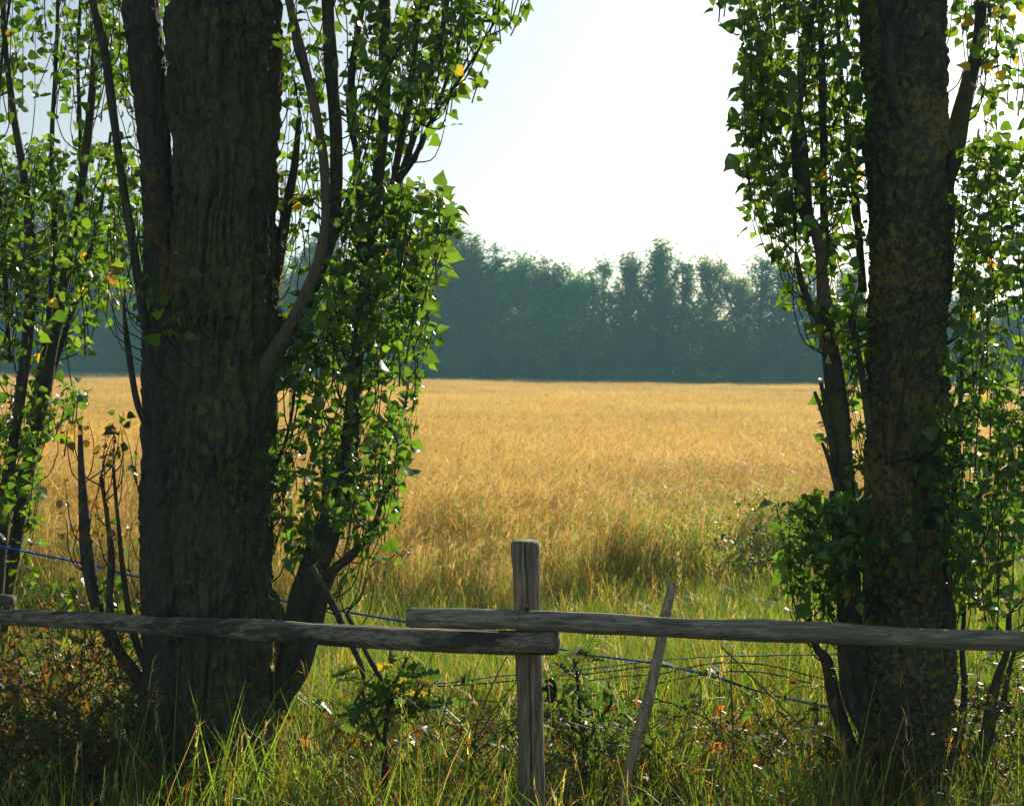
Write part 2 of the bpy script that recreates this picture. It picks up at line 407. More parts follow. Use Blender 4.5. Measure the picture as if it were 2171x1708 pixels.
def scatter(name, protos, pts, rot, scl, pick, m):
    me = bpy.data.meshes.new(name); n = len(pts)
    me.vertices.add(n); me.vertices.foreach_set('co', np.ascontiguousarray(pts, np.float32).ravel())
    a = me.attributes.new('rot', 'FLOAT_VECTOR', 'POINT'); a.data.foreach_set('vector', np.ascontiguousarray(rot, np.float32).ravel())
    a = me.attributes.new('scl', 'FLOAT', 'POINT'); a.data.foreach_set('value', np.ascontiguousarray(scl, np.float32))
    a = me.attributes.new('pick', 'INT', 'POINT'); a.data.foreach_set('value', np.ascontiguousarray(pick, np.int32))
    o = obj(name, me, m, kind='stuff')
    ng = bpy.data.node_groups.new(name, 'GeometryNodeTree')
    ng.interface.new_socket('Geometry', in_out='INPUT', socket_type='NodeSocketGeometry')
    ng.interface.new_socket('Geometry', in_out='OUTPUT', socket_type='NodeSocketGeometry')
    N, L = ng.nodes, ng.links
    gi = N.new('NodeGroupInput'); go = N.new('NodeGroupOutput'); jn = N.new('GeometryNodeJoinGeometry')
    def attr(nm, t):
        q = N.new('GeometryNodeInputNamedAttribute'); q.data_type = t; q.inputs[0].default_value = nm; return q.outputs[0]
    ar, as_, ap = attr('rot', 'FLOAT_VECTOR'), attr('scl', 'FLOAT'), attr('pick', 'INT')
    for k, pm in enumerate(protos):
        if not len(pm.materials): pm.materials.append(m)
        po = bpy.data.objects.new(pm.name, pm)
        oi = N.new('GeometryNodeObjectInfo'); oi.inputs[0].default_value = po
        cp = N.new('FunctionNodeCompare'); cp.data_type = 'INT'; cp.operation = 'EQUAL'; L.new(ap, cp.inputs[2]); cp.inputs[3].default_value = k
        ip = N.new('GeometryNodeInstanceOnPoints')
        L.new(gi.outputs[0], ip.inputs['Points']); L.new(cp.outputs[0], ip.inputs['Selection']); L.new(oi.outputs['Geometry'], ip.inputs['Instance'])
        L.new(ar, ip.inputs['Rotation']); L.new(as_, ip.inputs['Scale']); L.new(ip.outputs[0], jn.inputs[0])
    L.new(jn.outputs[0], go.inputs[0])
    o.modifiers.new('scatter', 'NODES').node_group = ng
    return o

# barley: close patches, middle patches, far patches
protos = [barley_patch(100 + k, .5, 130, 1.0, 6, .07, .8) for k in range(5)]
protos += [barley_patch(120 + k, .5, 95, 1.0, 6, .30, 2.4) for k in range(4)]       # greener strip along the margin
protos_far = [barley_patch(140 + k, 1.0, 520, 1.05, 6, .06, .3) for k in range(4)]
protos_far += [barley_patch(160 + k, 2.0, 1500, 1.6, 5, .03, .1) for k in range(4)]
protos += protos_far
protos += [barley_patch(180 + k, .5, 60, 1.15, 4, .55, 4.0) for k in range(3)]       # rank green clump at the field edge
rng = np.random.default_rng(21)
pts, pick, scl = [], [], []
def lay(y0, y1, step, ks, hw, jitter=.5):
    y = y0
    while y < y1:
        half = .36 * y + hw
        x = -half
        while x < half:
            px = x + rng.uniform(-.5, .5) * step * jitter; py = y + rng.uniform(-.5, .5) * step * jitter
            if edge_y(px) + .5 * float(vnoise(np.array((px * 1.3, 0., 0.)), 12)) - .35 < py < far_y(px):
                k = ks
                if ks == (0, 5):
                    k = (5, 9) if py - edge_y(px) < rng.uniform(.4, 2.0) else (0, 5)
                pts.append((px, py, float(ground(px, py)) + .03)); pick.append(int(rng.integers(*k)))
                sw = .90 + .22 * float(vnoise(np.array((px * .16, py * .10, 0.)), 8)) + rng.normal(0, .025)
                dd_ = py - float(edge_y(px)); sw *= float(np.interp(dd_, [0, .5, 1.4, 3.2], [.58, .72, .88, 1])) * (rng.uniform(.82, 1.18) if dd_ < 2.5 else 1)
                scl.append(sw)
            x += step
        y += step
for k in range(38):
    a, q = random.uniform(0, 6.28), math.sqrt(random.random()); px, py = 1.0 + 2.0 * q * math.cos(a), 12.3 + 1.0 * q * math.sin(a) + .35 * math.cos(a)
    pts.append((px, py, float(ground(px, py)))); pick.append(17 + int(rng.integers(3))); scl.append(rng.uniform(.6, 1.05))
lay(9.2, 24, .40, (0, 5), 3.5); lay(24, 52, .85, (9, 13), 5); lay(52, 104, 1.7, (13, 17), 8)
n = len(pts); rot = np.stack((rng.normal(0, .03, n), rng.normal(0, .03, n), rng.uniform(-.5, .5, n)), -1)
tag(scatter('barley', protos, np.array(pts), rot, scl, pick, M_BARLEY), 'golden ripe barley crop with long awns filling the field', 'barley', kind='stuff')
NB = n
# grass of the verge between the camera and the barley
gp = [grass_patch(200 + k, .42, 260, .32, .06, 2) for k in range(4)]                    # lit meadow grass
gp += [grass_patch(220 + k, .42, 200, .30, .17, 2, 1.2, .22) for k in range(3)]           # drier
gp += [grass_patch(240 + k, .42, 130, .36, .10, 1, 1.8, .34) for k in range(3)]           # lush and short
gp_far = [grass_patch(260 + k, .6, 160, .22, .3, 2, 1.6) for k in range(2)]                 # beyond the wood and the sides
gp += gp_far
gp += [grass_patch(280 + k, .5, 170, .20, .62, 0, 1.5, .24) for k in range(3)]            # dead thatch
gp += [grass_patch(290 + k, .42, 130, .40, .10, 1, 1.5, .32) for k in range(3)]          # coarse arching tussocks
pts, pick, scl = [], [], []
y = 3.3
while y < 14.5:
    half = .36 * y + 2.2; x = -half
    while x < half:
        px, py = x + rng.uniform(-.12, .12), y + rng.uniform(-.12, .12)
        if py < edge_y(px) + .6 * rng.random() ** 2 + .1:
            dn = float(vnoise(np.array((px * .9, py * .9, 0.)), 31)); r = rng.random()
            k = 4 + rng.integers(3) if dn > .60 or (py < 6.2 and r < .35) else rng.integers(4)
            if (px < -.8 and py < 5.8 and r < .8) or (py < 6.4 and r > .62): k = 7 + rng.integers(3)
            if py < 7.2 and r > .45: k = 15 + rng.integers(3)
            if py < 7.6 and rng.random() < .55: pts.append((px, py + .1, float(ground(px, py)))); pick.append(int(12 + rng.integers(3))); scl.append(rng.uniform(.8, 1.3))
            if py < 6.4 and rng.random() < .36: x += .27; continue
            pts.append((px, py, float(ground(px, py)))); pick.append(int(k))
            s = rng.uniform(.75, 1.15) * (1.0 if py > 6 else .95)
            s *= float(np.interp(py - float(edge_y(px)), [-3.6, -2.4, -.6, 0, 1], [1, .72, .66, 1.0, 1.35]))
            scl.append(s)
        x += .27
    y += .27
n = len(pts); rot = np.stack((rng.normal(0, .06, n), rng.normal(0, .06, n), rng.uniform(0, 6.28, n)), -1)
tag(scatter('meadow_grass', gp, np.array(pts), rot, scl, pick, M_GRASS), 'tall green and straw coloured grass of the verge around the fence', 'grass', kind='stuff')

# ------------------------------------------------------------------ leaves
def leaf_template(k, kind='poplar'):
    r = np.random.default_rng(900 + k)
    fold = r.uniform(.0, .55); curl = r.uniform(-.25, .45); tw = r.uniform(-.25, .25)
    mid = [(0, 0), (0, .20), (0, .44), (0, .70), (0, .90), (.02, 1.10)]
    sd = np.array([(.24, .02), (.43, .17), (.455, .38), (.30, .64), (.12, .86)]) * np.array((r.uniform(.85, 1.12), 1))
    V = [(0, -.6, 0), (.012, -.6, 0)] + [(x, y, 0) for x, y in mid] + [(-x * r.uniform(.9, 1.1), y + r.normal(0, .02), 0) for x, y in sd] + [(x * r.uniform(.9, 1.1), y + r.normal(0, .02), 0) for x, y in sd]
    V = np.array(V, float)
    V[2:, 2] = fold * np.abs(V[2:, 0]) - curl * V[2:, 1] ** 2 + tw * V[2:, 0] * V[2:, 1] * 2
    V[8:, 2] += r.normal(0, .035, 10)
    Q = [(2 + k, 3 + k, 9 + k, 8 + k) for k in range(4)] + [(3 + k, 2 + k, 13 + k, 14 + k) for k in range(4)]
    T = [(0, 1, 2), (6, 7, 12), (7, 6, 17)]
    return V, np.array(Q), np.array(T)
POP = [leaf_template(k) for k in range(7)]
LCOL = np.array([(.050, .115, .018), (.060, .135, .020), (.075, .150, .022), (.040, .095, .018), (.095, .165, .025), (.055, .105, .030)])
LYEL = np.array((.36, .27, .03)); LBRN = np.array((.13, .075, .03))
_lm = {}
def leaf_mesh(t, c):
    key = (t, tuple(np.round(c, 3)))
    if key not in _lm:
        V, Q, T = POP[t]
        C = np.tile(np.asarray(c), (len(V), 1)); C[:2] = (.16, .10, .03)
        _lm[key] = mesh('leaf', V, [Q, T], C, True); _lm[key].materials.append(M_LEAF)
    return _lm[key]
class Leaves:
    def __init__(s): s.O = []; s.X = []; s.Y = []; s.N = []; s.S = []; s.C = []
    def add(s, base, out, size, col, droop=.6, wild=.5):
        out = np.asarray(out, float)
        y = unit(out + np.array((0, 0, -droop * random.random() * 1.6)) + rng.normal(0, wild, 3))
        r = unit(rng.normal(0, 1, 3) + np.array((0, -.4, .5))); x = unit(np.cross(y, r)); nn = np.cross(x, y)
        s.O.append(np.asarray(base) + y * size * .5); s.X.append(x); s.Y.append(y); s.N.append(nn); s.S.append(size); s.C.append(col)
    def build(s, root, keep=300, pref=None):
        O = np.array(s.O); X = np.array(s.X); Y = np.array(s.Y); Nn = np.array(s.N); Sz = np.array(s.S); C = np.array(s.C); n = len(O)
        tp = rng.integers(0, len(POP), n)
        # how large each shows: size over distance, facing the camera, in frame
        dv = O - CAM; dist = np.linalg.norm(dv, axis=1)
        u = dv[:, 0] / dv[:, 1]; v = dv[:, 2] / dv[:, 1]
        infr = (np.abs(u) < .35) & (v < .255) & (v > -.32)
        big = Sz / dist * np.abs((Nn * dv).sum(1) / dist) * infr
        if pref is not None: big = big * pref(O)
        order = np.argsort(-big); sel = set(order[:keep].tolist()) if n > keep else set(range(n))
        for i in sel:
            o = bpy.data.objects.new('leaf', leaf_mesh(int(tp[i]), C[i])); COL.objects.link(o); o.parent = root
            Mx = Matrix.Identity(4)
            for a in range(3):
                Mx[a][0], Mx[a][1], Mx[a][2], Mx[a][3] = X[i][a] * Sz[i], Y[i][a] * Sz[i], Nn[i][a] * Sz[i], O[i][a]
            o.matrix_basis = Mx
        rest = np.array([i for i in range(n) if i not in sel], int)
        if len(rest):
            g = Geo()
            for t in range(len(POP)):
                ii = rest[tp[rest] == t]
                if not len(ii): continue
                V, Q, T = POP[t]; k = len(V)
                W = O[ii][:, None] + Sz[ii][:, None, None] * (V[None, :, :1] * X[ii][:, None] + V[None, :, 1:2] * Y[ii][:, None] + V[None, :, 2:] * Nn[ii][:, None])
                off = (np.arange(len(ii)) * k)[:, None, None]
                cc = np.repeat(C[ii][:, None], k, 1); cc[:, :2] = (.16, .10, .03)
                g.add(W.reshape(-1, 3), (Q[None] + off).reshape(-1, 4), (T[None] + off).reshape(-1, 3), cc.reshape(-1, 3))
            obj('crown', g.mesh('crown', True), M_LEAF, root, 'stuff')
        return n
def inside(poly, x, y):
    c = False; n = len(poly); j = n - 1
    for i in range(n):
        xi, yi = poly[i]; xj, yj = poly[j]
        if (yi > y) != (yj > y) and x < (xj - xi) * (y - yi) / (yj - yi) + xi: c = not c
        j = i
    return c
def green_leaf(yel=.012, brn=0.):
    r = random.random()
    if r < yel: return LYEL * random.uniform(.7, 1.2)
    if r < yel + brn: return LBRN * random.uniform(.7, 1.6)
    return LCOL[random.randrange(len(LCOL))]
def shoots(lv, tw, poly, n, depth, dsd, lean=0., length=(120, 320), step=13, size=(.046, .076), dmin=5.15, dmax=7.2, yel=.006, brn=0., rad=.0021):
    """upright leafy shoots inside a measured outline, spread in depth"""
    xs = [p[0] for p in poly]; ys = [p[1] for p in poly]
    k = 0; n = int(n * 1.85)
    while k < n:
        x, y = random.uniform(min(xs), max(xs)), random.uniform(min(ys), max(ys))
        if not inside(poly, x, y): continue
        k += 1
        Y = min(max(random.gauss(depth, dsd), dmin), dmax); dY = random.gauss(0, .12)
        Lp = random.uniform(*length); ln = lean + random.gauss(0, .17); cv = random.gauss(0, .16)
        pts = []; s = 0
        while s < Lp:
            px = x + ln * s + cv * s * s / Lp; py = y - s
            if not inside(poly, px, py) and s > 20: break
            q = P(px, py, Y + dY * s / Lp); pts.append(q)
            if s > 4:
                a = random.uniform(0, 6.28)
                out = np.array((math.cos(a), math.sin(a) * .9, random.uniform(-.1, .5)))
                f = 1.0 - .45 * (s / Lp) ** 3
                lv.add(q, out, random.uniform(*size) * f * random.choice((.5, .64, .76, .86, .95)), green_leaf(yel, brn))
            s += step * random.choice((.45, .8, 1.0, 1.25, 1.7))
        if len(pts) > 1:
            c = np.array(pts)
            # a shoot springs from lower down: extend its foot
            if LIMBS:
                B = np.concatenate(LIMBS); dl = B - c[0]; hd = np.hypot(dl[:, 0], dl[:, 1])
                cost = hd + np.abs(dl[:, 2] + .8 * hd + .05) + np.where(dl[:, 2] > -.03, 9, 0)
                j = int(np.argmin(cost))
                if cost[j] < .6 and hd[j] < .2:
                    f = B[j]; m1 = f * .45 + c[0] * .55 + np.array((0, 0, -.25 * hd[j])); m1[:2] += (c[0] - f)[:2] * .15
                    c = np.vstack((spline([f, m1, c[0]], 7)[:-1], c))
            V, Q, T = tube(c, np.linspace(rad * 1.5, rad * .5, len(c)), 4, cap=False)
            tw.add(V, Q)
LIMBS = []
def limb(root, name, pts, Y, m, seg=10, n=None, amp=.10):
    """branch through measured (x, y, radius_px[, depth])"""
    c = []
    for p in pts:
        d = p[3] if len(p) > 3 else Y
        c.append((*P(p[0], p[1], d), S(p[2], d)))
    c = spline(c, n or max(14, len(pts) * 7))
    sd = random.randrange(1000)
    def disp(V, Nn, s, th):
        r = np.repeat(c[:, 3][:, None], V.shape[1], 1)
        return ((fbm(V * np.array((30, 30, 9)), sd, 3) - .5) * 2.2 * amp + (vnoise(V * 6, sd + 9) - .5) * .3) * r
    V, Q, T = tube(c[:, :3], np.maximum(c[:, 3], .0012), seg, disp)
    LIMBS.append(c[:, :3])
    return obj(name, mesh(name, V, [Q, T], smooth=True), m, root)
def trunk(root, pts, Y, m, seg, ztop, style, seed, amp, taper=.5, hi=420):
    """pts: measured (x, y, radius_px); continued above the picture to ztop"""
    c = [(*P(p[0], p[1], p[3] if len(p) > 3 else Y), S(p[2], p[3] if len(p) > 3 else Y)) for p in pts]
    c.sort(key=lambda q: q[2])
    lo = spline(c, hi); top = lo[-1]
    up = np.array([(top[0] + .02 * k + .03 * math.sin(k), top[1] + .03 * k, top[2] + (ztop - top[2]) * k / 12, top[3] * (1 - (1 - taper) * k / 12)) for k in range(1, 13)])
    c = np.vstack((lo, up)); r0 = c[:, 3]
    def disp(V, Nn, s, th):
        rr = np.repeat(r0[:, None], V.shape[1], 1)
        q = np.stack((np.cos(th) * rr, np.sin(th) * rr, s), -1)
        wob = (vnoise(q * np.array((3, 3, 1.6)), seed + 5) - .5)
        if style == 'furrow':
            wp = np.stack((vnoise(q * np.array((9, 9, 5)), seed + 11), vnoise(q * np.array((9, 9, 5)) + 7, seed + 12), 0 * s), -1) - .5
            u = q * np.array((17, 17, 1.5)) + wp * 1.0
            a = np.abs(2 * vnoise(u, seed) - 1); b = np.abs(2 * vnoise(u * np.array((2.3, 2.3, 2.6)) + 9, seed + 1) - 1)
            f = np.minimum(a * 3.0, 1) * .55 + np.minimum(b * 2.8, 1) * .45
        else:
            wp = np.stack((vnoise(q * 11, seed + 11), vnoise(q * 11 + 7, seed + 12), vnoise(q * 11 + 3, seed + 13)), -1) - .5
            u = q * np.array((19, 19, 6.5)) + wp * 1.6
            a = np.abs(2 * vnoise(u, seed) - 1); b = np.abs(2 * vnoise(u * np.array((2.0, 2.0, 2.6)) + 5, seed + 1) - 1)
            f = np.minimum(a * 3.2, 1) * .55 + np.minimum(b * 3.0, 1) * .45
        fine = fbm(q * np.array((60, 60, 36)), seed + 7, 2) - .5
        scar = (np.maximum(vnoise(q * np.array((4, 4, 2.5)), seed + 21) - .72, 0) * .25 - np.maximum(.2 - vnoise(q * np.array((5, 5, 3)), seed + 22), 0) * .2) * rr / .2
        return (f - .85) * amp + fine * amp * .6 + scar + wob * .035 * rr / .2
    V, Q, T = tube(c[:, :3], r0, seg, disp)
    k = int(hi * .02); a_ = np.linspace(0, 6.28, 10)[:, None]
    LIMBS.append(np.concatenate([c[k::5, :3] + np.stack((np.cos(t) * r0[k::5], np.sin(t) * r0[k::5], 0 * r0[k::5]), -1) * .9 for t in np.linspace(0, 6.28, 9)]))
    return obj('trunk', mesh('trunk', V, [Q, T], smooth=True), m, root)
def high_crown(lv, tw, x0, y0, z0, z1, rad, n, size):
    """the rest of the tree above the picture"""
    for k in range(n):
        a = random.uniform(0, 6.28); z = random.uniform(z0, z1); t = (z - z0) / (z1 - z0)
        rr = rad * (1 - .6 * t) * math.sqrt(random.random())
        c = np.array((x0 + math.cos(a) * rr, y0 + math.sin(a) * rr, z)); d = unit(np.array((math.cos(a) * .25, math.sin(a) * .25, 1.)))
        L = random.uniform(.4, .9); pts = [c - d * .3]
        for j in range(9):
            q = c + d * (L * j / 8) + rng.normal(0, .01, 3); pts.append(q)
            a2 = random.uniform(0, 6.28)
            lv.add(q, (math.cos(a2), math.sin(a2), .2), random.uniform(*size), green_leaf())
        V, Q, T = tube(np.array(pts), np.linspace(.005, .002, len(pts)), 4, cap=False); tw.add(V, Q)

# ------------------------------------------------------------------ left poplar
DL = 5.85
base = P(445, 1660, DL)
lt = empty('poplar_tree', (0, 0, 0))
tag(lt, 'thick furrowed poplar trunk with leafy side shoots, left of the wooden post', 'tree', 'poplar trees along the fence')
trunk(lt, [(479, -260, 106), (478, 0, 111), (475, 250, 113), (474, 500, 111), (468, 750, 116), (455, 1000, 120), (449, 1200, 121), (446, 1350, 124), (446, 1480, 136), (447, 1590, 152), (448, 1665, 176), (448, 1720, 205)], DL, M_BARKL, 240, 8.5, 'furrow', 40, .055)
trunk(lt, [(272, -260, 38), (296, 0, 36), (318, 200, 35), (335, 400, 34), (346, 600, 40), (350, 750, 47), (352, 900, 50, 5.80), (350, 1050, 51, 5.77), (350, 1250, 52, 5.74), (352, 1450, 54, 5.72), (348, 1600, 60, 5.70), (340, 1700, 76, 5.68)], DL, M_BARKB, 90, 7.0, 'plate', 55, .016)
L_, T_ = Leaves(), Geo()
limb(lt, 'branch', [(470, 960, 30, 5.85), (540, 830, 26, 5.78), (598, 725, 17, 5.7), (645, 630, 13), (678, 545, 11), (690, 430, 10), (681, 300, 10), (656, 180, 9), (628, 70, 10), (600, -60, 9), (570, -200, 8)], 5.66, M_DEAD, 12)
limb(lt, 'branch', [(600, 720, 16), (665, 605, 15), (703, 500, 13), (712, 400, 13), (712, 280, 14), (702, 150, 14), (695, 0, 13), (690, -200, 11)], 5.78, M_BRANCH, 12)
limb(lt, 'branch', [(555, 1600, 26), (588, 1500, 24), (612, 1400, 27), (640, 1290, 33), (664, 1210, 31), (690, 1140, 28), (722, 1060, 23), (738, 970, 20), (748, 870, 17), (757, 760, 15), (770, 640, 14), (787, 500, 13), (803, 360, 13), (815, 220, 13), (816, 60, 12), (812, -150, 10)], 5.95, M_BRANCH, 18)
limb(lt, 'branch', [(600, 1490, 14), (640, 1420, 16), (668, 1330, 15), (700, 1220, 13), (748, 1175, 10), (790, 1120, 7), (815, 1050, 4)], 5.9, M_BRANCH)
limb(lt, 'branch', [(745, 900, 7), (742, 800, 7), (764, 690, 6), (775, 560, 5)], 5.85, M_DEAD, 8)
limb(lt, 'branch', [(800, 470, 8), (838, 400, 9), (868, 320, 8), (893, 235, 8), (915, 150, 7), (938, 60, 6), (958, -60, 5)], 5.9, M_BRANCH)
limb(lt, 'branch', [(845, 385, 6), (878, 335, 6), (910, 265, 5), (940, 190, 4), (968, 110, 4), (985, 30, 3), (1000, -60, 3)], 5.86, M_BRANCH)
limb(lt, 'branch', [(905, 270, 3), (960, 190, 3), (1000, 130, 3), (1035, 70, 2), (1075, -10, 2)], 5.8, M_TWIG)
limb(lt, 'branch', [(768, 560, 8), (762, 430, 8), (756, 330, 8), (742, 240, 8), (750, 120, 7), (770, 0, 6), (780, -150, 5)], 6.0, M_BRANCH)
limb(lt, 'branch', [(578, 620, 13), (595, 520, 12), (612, 420, 11), (626, 340, 8), (634, 250, 5)], 5.95, M_BRANCH)
limb(lt, 'branch', [(825, 430, 7), (850, 300, 8), (870, 200, 8), (880, 90, 7), (890, -80, 6)], 6.05, M_BRANCH)
limb(lt, 'branch', [(308, 700, 9), (288, 560, 9), (262, 400, 9), (240, 240, 9), (222, 110, 9), (196, 0, 8), (170, -150, 6)], 5.75, M_BRANCH)
limb(lt, 'branch', [(308, 900, 7), (290, 850, 7), (276, 770, 6), (266, 690, 5), (262, 640, 3)], 5.7, M_BRANCH)
limb(lt, 'branch', [(345, 1560, 16), (300, 1450, 14), (248, 1375, 13), (206, 1290, 14), (187, 1190, 14), (178, 1080, 11), (172, 980, 7), (170, 900, 4)], 5.72, M_BRANCH)
limb(lt, 'branch', [(250, 1380, 8), (232, 1290, 8), (236, 1180, 7), (226, 1090, 5), (214, 1010, 4)], 5.65, M_BRANCH)
limb(lt, 'branch', [(310, 1420, 8), (280, 1330, 7), (262, 1220, 6), (250, 1100, 4), (240, 990, 3)], 5.7, M_BRANCH)
limb(lt, 'branch', [(660, 1200, 8), (700, 1270, 8), (735, 1345, 7), (765, 1410, 6), (772, 1445, 4)], 5.55, M_BRANCH)
limb(lt, 'branch', [(735, 1300, 5), (775, 1380, 5), (800, 1425, 5), (812, 1445, 3)], 5.6, M_BRANCH)
limb(lt, 'branch', [(570, 1010, 5), (600, 950, 4), (618, 880, 3), (625, 810, 2)], 5.8, M_TWIG)
limb(lt, 'branch', [(470, 0, 2, 5.55), (510, 50, 3, 5.55), (560, 78, 3, 5.58), (590, 86, 3, 5.65)], 5.58, M_TWIG, 6)
Z = shoots
Z(L_, T_, [(600, -160), (1150, -160), (1125, 0), (1065, 110), (1020, 200), (960, 285), (915, 330), (850, 380), (740, 380), (720, 200), (700, 100), (605, 60)], 100, 5.9, .3, .26, (120, 280), 15)
Z(L_, T_, [(730, 380), (885, 380), (962, 420), (962, 480), (945, 570), (915, 640), (925, 770), (910, 850), (880, 900), (600, 905), (588, 780), (640, 650), (715, 560)], 112, 5.95, .28, .10, (120, 260), 12)
Z(L_, T_, [(575, 900), (885, 880), (868, 980), (842, 1040), (855, 1120), (800, 1190), (720, 1245), (610, 1245), (565, 1080)], 66, 6.0, .26, .08, (100, 220), 13)
Z(L_, T_, [(592, 60), (720, 60), (722, 560), (600, 620)], 22, 6.05, .25, .0, (120, 260), 19)
Z(L_, T_, [(320, -120), (376, -120), (370, 290), (352, 300)], 14, 6.3, .1, .0, (80, 180), 12)
Z(L_, T_, [(200, -120), (300, -120), (318, 300), (322, 640), (262, 720), (232, 500)], 22, 6.05, .22, -.05, (120, 240), 17)
Z(L_, T_, [(296, 590), (395, 600), (400, 720), (300, 760)], 7, 5.46, .04, 0, (40, 90), 15, (.05, .07), 5.3)
Z(L_, T_, [(130, 890), (262, 900), (262, 1180), (140, 1190)], 12, 5.65, .12, .05, (60, 170), 15, (.035, .055), 5.4, 6.2, .05, .85)
Z(L_, T_, [(190, 560), (262, 560), (270, 680), (200, 690)], 7, 5.9, .1, 0, (50, 100), 14, (.04, .06), 5.4, 6.3, .12, .5)
Z(L_, T_, [(250, 870), (300, 870), (300, 1210), (240, 1210)], 5, 5.7, .1, 0, (60, 140), 26, (.05, .065))
Z(L_, T_, [(60, 1230), (292, 1210), (292, 1400), (150, 1390), (60, 1310)], 16, 5.9, .15, 0, (50, 120), 14, (.04, .06))
Z(L_, T_, [(700, 1210), (870, 1160), (880, 1200), (720, 1260)], 8, 5.8, .1, 1.2, (25, 60), 12, (.03, .04))
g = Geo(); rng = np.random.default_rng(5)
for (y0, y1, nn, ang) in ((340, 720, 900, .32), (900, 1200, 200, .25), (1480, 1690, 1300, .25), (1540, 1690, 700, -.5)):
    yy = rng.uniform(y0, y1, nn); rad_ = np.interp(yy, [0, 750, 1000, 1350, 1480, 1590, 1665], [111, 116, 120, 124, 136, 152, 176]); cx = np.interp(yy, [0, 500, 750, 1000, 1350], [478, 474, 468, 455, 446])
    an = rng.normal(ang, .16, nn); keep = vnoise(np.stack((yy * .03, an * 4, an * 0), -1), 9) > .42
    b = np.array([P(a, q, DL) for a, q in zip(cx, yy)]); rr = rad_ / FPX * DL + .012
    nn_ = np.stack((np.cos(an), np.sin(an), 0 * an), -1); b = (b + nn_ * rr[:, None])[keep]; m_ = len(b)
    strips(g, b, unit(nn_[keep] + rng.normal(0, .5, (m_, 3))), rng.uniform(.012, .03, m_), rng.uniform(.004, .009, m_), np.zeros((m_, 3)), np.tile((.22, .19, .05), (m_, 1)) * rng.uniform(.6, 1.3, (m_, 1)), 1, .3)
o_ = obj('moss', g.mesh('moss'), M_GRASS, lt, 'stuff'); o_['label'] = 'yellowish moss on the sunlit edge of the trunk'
high_crown(L_, T_, -1.15, 5.95, 3.85, 8.6, 1.35, 150, (.06, .09))
nL = L_.build(lt)
obj('twigs', T_.mesh('twigs'), M_TWIG, lt, 'stuff')

# ------------------------------------------------------------------ right poplar
DR = 6.05
LIMBS.clear()
rt = empty('poplar_tree', (0, 0, 0))
tag(rt, 'straight poplar trunk spotted with mustard lichen at the right of the picture', 'tree', 'poplar trees along the fence')
trunk(rt, [(1908, -260, 84), (1915, 0, 87), (1922, 250, 84), (1925, 500, 83), (1922, 800, 84), (1924, 1050, 88), (1926, 1250, 94), (1924, 1450, 103), (1928, 1600, 104), (1931, 1650, 112), (1933, 1700, 130)], DR, M_BARKR, 180, 8.5, 'plate', 80, .038)
L_, T_ = Leaves(), Geo()
limb(rt, 'branch', [(1830, 1500, 22), (1806, 1400, 22), (1800, 1280, 26), (1797, 1150, 25), (1791, 1020, 22), (1778, 880, 22), (1765, 770, 19), (1752, 680, 16), (1744, 600, 13)], 5.95, M_BRANCH, 14)
limb(rt, 'branch', [(1750, 650, 14), (1743, 580, 13), (1741, 540, 14), (1730, 490, 12), (1712, 455, 8)], 5.93, M_DEAD, 12)
limb(rt, 'branch', [(1725, 500, 10), (1706, 440, 16), (1698, 360, 17), (1694, 280, 15), (1693, 240, 8)], 5.95, M_BRANCH, 12)
limb(rt, 'branch', [(1696, 270, 7), (1692, 240, 7), (1700, 180, 8), (1703, 110, 9), (1718, 40, 9), (1735, -60, 8)], 5.95, M_DEAD, 10)
limb(rt, 'branch', [(1752, 560, 8), (1746, 420, 8), (1745, 250, 8), (1742, 100, 7), (1738, -160, 6)], 6.05, M_BRANCH)
limb(rt, 'branch', [(1830, 620, 8), (1812, 400, 8), (1800, 320, 7), (1790, 220, 6), (1780, 120, 5), (1772, -60, 4)], 6.15, M_BRANCH)
limb(rt, 'branch', [(1900, 225, 13, 5.82), (1890, 170, 12, 5.79), (1882, 110, 11, 5.78), (1892, 50, 8, 5.78), (1912, 0, 7, 5.78), (1925, -80, 6, 5.8)], 5.8, M_BRANCH)
limb(rt, 'branch', [(1756, 720, 8), (1722, 655, 8), (1700, 600, 7), (1688, 540, 5)], 5.9, M_BRANCH)
limb(rt, 'branch', [(1848, 940, 7, 5.82), (1835, 850, 7, 5.82), (1822, 760, 7, 5.83), (1805, 690, 5, 5.85), (1800, 640, 4, 5.86)], 5.85, M_BRANCH)
limb(rt, 'branch', [(1772, 1010, 6), (1760, 930, 6), (1745, 880, 5), (1727, 830, 4)], 5.9, M_BRANCH, 8)
limb(rt, 'branch', [(1785, 1080, 6), (1768, 1010, 6), (1752, 960, 4), (1742, 938, 3)], 5.88, M_BRANCH, 8)
limb(rt, 'branch', [(1768, 960, 5), (1752, 870, 5), (1740, 810, 4)], 5.9, M_BRANCH, 8)
limb(rt, 'branch', [(1798, 1240, 9), (1780, 1180, 9), (1768, 1110, 8), (1764, 1040, 6)], 5.88, M_BRANCH, 8)
limb(rt, 'branch', [(1850, 1680, 18), (1808, 1590, 17), (1772, 1490, 15), (1752, 1400, 12), (1730, 1370, 8), (1712, 1300, 6)], 5.95, M_BRANCH)
limb(rt, 'branch', [(1840, 1560, 14), (1800, 1480, 14), (1790, 1400, 13), (1780, 1330, 10)], 5.85, M_BRANCH)
limb(rt, 'branch', [(1985, 420, 22), (2020, 330, 22), (2035, 250, 20), (2055, 170, 15), (2075, 80, 12), (2085, -100, 10)], 6.1, M_BRANCH)
limb(rt, 'branch', [(2008, 640, 8), (2018, 480, 8), (2015, 380, 8), (2018, 280, 6)], 6.0, M_BRANCH)
